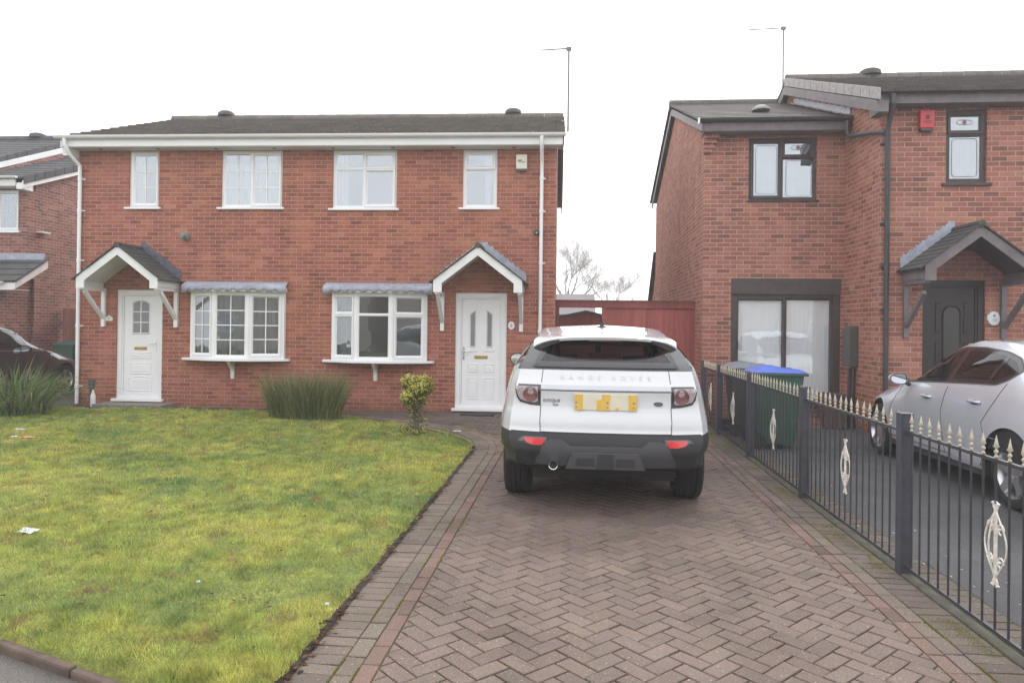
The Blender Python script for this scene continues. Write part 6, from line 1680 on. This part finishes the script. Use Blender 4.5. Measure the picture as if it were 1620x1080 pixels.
M['binblack'] = plain('black_bin_plastic', (.035, .037, .042), .5, .15, 6); M['bingrey'] = plain('grey_lid_plastic', (.16, .18, .20), .5, .1, 6)
wheelie('dark green wheelie bin with a bright blue lid behind the railings', (2.70, 9.95, 0), 0, M['bingreen'], M['binblue'])
wheelie('black wheelie bin with a grey lid standing behind the blue-lidded green bin', (2.62, 11.0, 0), .06, M['binblack'], M['bingrey'])
wheelie('green wheelie bin in front of the faded red fence on the far left', (-12.45, 16.55, 0), -1.5, M['bingreen'], M['bingreen'])
wheelie('black wheelie bin partly hidden by the corner of the white-windowed house', (-11.55, 16.5, 0), -1.6, M['binblack'], M['binblack'])
pt_ = thing('planter', 'square brown planter standing below the patio door frame behind the railings', 'planter', (4.20, 12.0, 0))
m = MB(); m.prism([(-.15, 0), (.15, 0), (.18, .52), (-.18, .52)], 1, -.16, .16); m.box(-.19, .19, -.18, .18, .521, .56); m.build('pot', plain('brown_glazed_pot', (.10, .055, .05), .5, .15, 9), pt_, bevel=.01)
m = MB(); m.box(-.15, .15, -.14, .14, .50, .565); m.build('compost', M['earth'], pt_)
# raised strip of brick in front of the patio door
tag(structure('patio_step', (lambda m: (m.box(2.62, 4.52, 12.05, 12.49, -.03, .10), m)[1])(MB()), M['brick_multi']))

# ================================================================ plants
M['plantblade'] = attr_mat('plant_blade', .6, .3, transl=.3)
def blade_plant(name, label, loc, rx, ry, n, h, lean, width, cols, curve=1.0, seed=1, cat='plant', droop=.5):
    rr = random.Random(seed); t = thing(name, label, cat, loc); m = MB()
    for i in range(n):
        a = rr.uniform(0, 6.283); q = math.sqrt(rr.random()); x, y = rx*q*math.cos(a), ry*q*math.sin(a)
        hh = h*rr.uniform(.42, 1.08); az = a+rr.uniform(-1.0, 1.0); ln = lean*(.25+q)*rr.uniform(.3, 1.3); w_ = width*rr.uniform(.6, 1.2)
        K = 6; pts = []
        for k in range(K+1):
            f = k/K; rr_ = ln*hh*f**1.6; zz = hh*(f-droop*ln*f**3)
            pts.append((x+math.cos(az)*rr_, y+math.sin(az)*rr_, zz))
        tw = rr.uniform(0, 3.14); cx, cy = math.cos(tw), math.sin(tw); vs = []
        for k, p in enumerate(pts):
            ww = w_*(1-(k/K)**2.2)*(.55+.45*min(1, k/2)); vs += [(p[0]-cx*ww, p[1]-cy*ww, p[2]), (p[0]+cx*ww, p[1]+cy*ww, p[2])]
        c = rr.choice(cols); v = rr.uniform(.7, 1.25); c = tuple(q_*v for q_ in c)
        m.add(vs, [(2*k, 2*k+1, 2*k+3, 2*k+2) for k in range(K)], c)
    m.build('leaves', M['plantblade'], t, doubles=False); return t
gr = [(.09, .15, .05), (.14, .21, .07), (.19, .26, .10), (.06, .10, .035)]
blade_plant('strap_leaf_plant', 'large clump of arching green strap leaves left of the white downpipe', (-9.3, 10.95, 0), .60, .42, 900, 1.12, 1.0, .011, gr+[(.24, .26, .12)], seed=2, droop=.55)
blade_plant('strap_leaf_plant', 'lower clump of arching green strap leaves on the extreme left edge of the lawn', (-10.35, 10.9, 0), .5, .4, 500, 1.0, 1.0, .011, gr, seed=8, droop=.55)
blade_plant('rush_clump', 'dense upright tuft of olive green rushes between the two bay windows', (-4.42, 11.35, .0), .60, .28, 2800, .88, .36, .0052, [(.11, .155, .05), (.17, .21, .07), (.075, .11, .035), (.25, .25, .10), (.34, .29, .16)], seed=3, droop=.25)
# golden variegated bush: many small leaves around a round crown, leggier below
M['varleaf'] = attr_mat('variegated_leaf', .5, .4, transl=.25)
bush = thing('variegated_bush', 'small round golden variegated bush on a leggy stem at the corner of the lawn', 'bush', (-2.22, 9.85, .02))
rr = random.Random(4); m = MB(); st = MB(); ctr = Vector((0, 0, .66))
blobs = [(Vector((rr.uniform(-.12, .12), rr.uniform(-.12, .12), .64+rr.uniform(-.16, .15))), rr.uniform(.07, .13)) for _ in range(20)]+[(Vector((rr.uniform(-.09, .09), rr.uniform(-.08, .08), z)), .095) for z in (.10, .17, .24, .31, .37, .43)]+[(Vector((-.20, .1, .08)), .08), (Vector((.02, -.05, .05)), .06)]
for c, r in blobs:
    st.tube([(rr.uniform(-.03, .03), rr.uniform(-.03, .03), 0), (c.x*.4, c.y*.4, c.z*.5), tuple(c)], [.008, .006, .003], 5)
    N_ = int(2600*r*r/.015) if c.z > .5 else 420
    for i in range(N_//4):
        d = Vector((rr.gauss(0, 1), rr.gauss(0, 1), rr.gauss(0, 1))).normalized(); p = c+d*r*rr.uniform(.75, 1.12); s = rr.uniform(.010, .019)
        a = d.cross(Vector((rr.random(), rr.random(), rr.random()))).normalized(); b = d.cross(a); e = (d*.5+a).normalized()
        gold = rr.random() < (.62 if d.z > -.2 and c.z > .45 else .35)
        col = rr.choice([(.62, .54, .08), (.50, .50, .10), (.68, .58, .14)]) if gold else rr.choice([(.05, .09, .025), (.08, .13, .035)])
        m.add([p-e*s, p+b*s*.55, p+e*s, p-b*s*.55], [(0, 1, 2, 3)], tuple(q*rr.uniform(.75, 1.15) for q in col))
m.build('foliage', M['varleaf'], bush, doubles=False); st.build('stem', M['bark'], bush)
# dried sprig caught by the railings and seedling weeds
tw = thing('bare_shrub', 'low dark leafless shrub against the foot of the railings near the black bin', 'shrub', (2.62, 10.35, 0))
m = MB(); rr = random.Random(6)
for i in range(70):
    a = rr.uniform(0, 6.28); p = Vector((rr.uniform(-.06, .06), rr.uniform(-.1, .1), 0)); q = p+Vector((math.cos(a)*.16*rr.random(), math.sin(a)*.22*rr.random(), rr.uniform(.12, .36))); m.tube([p, (p+q)/2+Vector((.01, .01, .02)), q], [.004, .003, .001], 4)
m.build('stems', M['bark'], tw, doubles=False)

# ================================================================ bits and pieces
def flat(name, label, cat, poly, z, mat, th=.004, rim=0):
    m = MB(); m.prism(poly, 2, z, z+th); o = m.build(name, mat, None, bevel=.002); return tag(o, label, cat)
M['paper'] = plain('crumpled_white_paper', (.62, .64, .72), .7, .15, 20, bump=1); M['orange'] = plain('orange_wrapper_plastic', (.60, .22, .14), .4, .3, 25, bump=1)
def litter(name, label, cat, x, y, w, d, mat, h=.015, seed=1):
    rr = random.Random(seed); m = MB(); n = 7; z0 = lawn_h(x, y)+.012 if x < -1.3 else .003; vs = []
    for i in range(n):
        for j in range(n): vs.append((x-w/2+w*i/(n-1)+rr.uniform(-.1, .1)*w/n, y-d/2+d*j/(n-1)+rr.uniform(-.1, .1)*d/n, z0+h*rr.random()))
    m.add(vs, [(i*n+j, (i+1)*n+j, (i+1)*n+j+1, i*n+j+1) for i in range(n-1) for j in range(n-1)])
    o = m.build(name, mat, None, doubles=False); s = o.modifiers.new('s', 'SOLIDIFY'); s.thickness = .002; return tag(o, label, cat)
litter('crumpled_paper', 'crumpled white paper with a bluish print lying alone on the near left lawn', 'litter', -3.99, 4.87, .12, .10, M['paper'], .02, 1)
litter('plastic_wrapper', 'flat orange wrapper lying on the far left of the lawn', 'litter', -7.16, 8.74, .20, .10, M['orange'], .02, 2)
litter('crumpled_paper', 'small white scrap touching the left end of the orange wrapper', 'litter', -7.38, 8.75, .07, .07, M['paper'], .02, 3)
litter('crumpled_paper', 'narrow white scrap on the lawn behind the orange wrapper', 'litter', -7.85, 9.42, .16, .05, M['paper'], .02, 4)
litter('plastic_scrap', 'tiny orange scrap at the lawn corner beside the paving', 'litter', -1.36, 8.95, .05, .05, M['orange'], .01, 5)
litter('crumpled_paper', 'small white scrap on the paved path near the golden bush', 'litter', -1.72, 10.35, .12, .04, M['paper'], .01, 6)
litter('crumpled_paper', 'pale scrap at the lawn edge next to the paving border in the foreground', 'litter', -1.36, 3.85, .022, .022, M['paper'], .012, 7)
litter('crumpled_paper', 'tiny white scrap in the middle of the near lawn', 'litter', -2.25, 4.1, .022, .02, M['paper'], .012, 9)
mt = MB(); mt.box(-2.02, -1.42, 12.42, 12.74, .002, .014); tag(mt.build('doormat', plain('dark_doormat', (.03, .028, .028), .95, .3, 60, bump=1), None, bevel=.004), 'dark doormat on the path in front of the right-hand white door', 'doormat')
dp = thing('garden_lamp_post', 'short black post standing by the brick wall between the downpipe and the left white door', 'post', (-9.03, 12.55, 0))
m = MB(); m.lathe([(.035, 0), (.035, .32), (.055, .33), (.058, .47), (.05, .50), (0, .51)], (0, 0, 0), 2, 16); m.build('post_body', M['blackgut'], dp, smooth=True)
bt = thing('plastic_bottle', 'white plastic bottle standing in front of the short black post by the step', 'bottle', (-8.93, 12.45, 0))
m = MB(); m.lathe([(0, 0), (.042, 0), (.045, .02), (.045, .20), (.025, .26), (.018, .28), (.018, .31), (0, .31)], (0, 0, 0), 2, 16); m.build('bottle_body', M['paintwhite'], bt, smooth=True)

# ================================================================ light, air, camera
w_ = bpy.data.worlds.new('World'); scn.world = w_; w_.use_nodes = True; nt = w_.node_tree; bg = nt.nodes['Background']
sky = nt.nodes.new('ShaderNodeTexSky'); sky.sky_type = 'NISHITA'; sky.sun_disc = False; sky.sun_elevation = rad(38); sky.sun_rotation = rad(25); sky.dust_density = 4
hs = nt.nodes.new('ShaderNodeHueSaturation'); hs.inputs['Saturation'].default_value = .15; nt.links.new(sky.outputs[0], hs.inputs['Color'])
mx = nt.nodes.new('ShaderNodeMix'); mx.data_type = 'RGBA'; mx.inputs[0].default_value = .85
nt.links.new(hs.outputs[0], mx.inputs[6]); mx.inputs[7].default_value = (SKYV*.985, SKYV*.99, SKYV*1.02, 1)
nt.links.new(mx.outputs[2], bg.inputs[0]); bg.inputs[1].default_value = .12
su = bpy.data.lights.new('sun', 'SUN'); su.energy = SUNV; su.angle = rad(25); su.color = (1, .97, .93)
so = bpy.data.objects.new('sun', su); C.objects.link(so)
el, az = rad(38), rad(25)   # sun_rotation 25 deg: clockwise from +Y
sd_ = Vector((math.sin(az)*math.cos(el), math.cos(az)*math.cos(el), math.sin(el)))
so.rotation_euler = sd_.to_track_quat('Z', 'Y').to_euler(); so.location = (0, 0, 30)
if HAZE:
    m = MB(); m.box(-45, 45, -35, 80, -1.1, 16); hz = m.build('haze', [], None); hz['kind'] = 'stuff'
    hm = bpy.data.materials.new('haze'); hm.use_nodes = True; n = hm.node_tree; n.nodes.remove(n.nodes['Principled BSDF'])
    pv = n.nodes.new('ShaderNodeVolumePrincipled'); pv.inputs['Density'].default_value = HAZE; pv.inputs['Color'].default_value = (.97, .975, 1, 1); pv.inputs['Anisotropy'].default_value = .2
    n.links.new(pv.outputs[0], n.nodes['Material Output'].inputs['Volume']); hz.data.materials.append(hm)
scn.cycles.volume_bounces = 1; scn.cycles.max_bounces = 8; scn.cycles.transparent_max_bounces = 16
cam = bpy.data.cameras.new('camera'); co = bpy.data.objects.new('camera', cam); C.objects.link(co)
F_ = 1120; TH, PT, RL = rad(5.1), rad(.3), rad(.68)
cam.sensor_width = 36; cam.lens = 36*F_/1620; cam.shift_x = 0; cam.shift_y = -(540-509.136)/1620
cam.clip_start = .05; cam.clip_end = 1000
r_, u_, f_ = AX
co.matrix_world = Matrix(((r_[0], u_[0], -f_[0], 0), (r_[1], u_[1], -f_[1], 0), (r_[2], u_[2], -f_[2], 1.6), (0, 0, 0, 1)))
scn.camera = co
scn.view_settings.view_transform = 'Standard'; scn.view_settings.look = 'None'; scn.view_settings.exposure = EXPO; scn.view_settings.gamma = 1
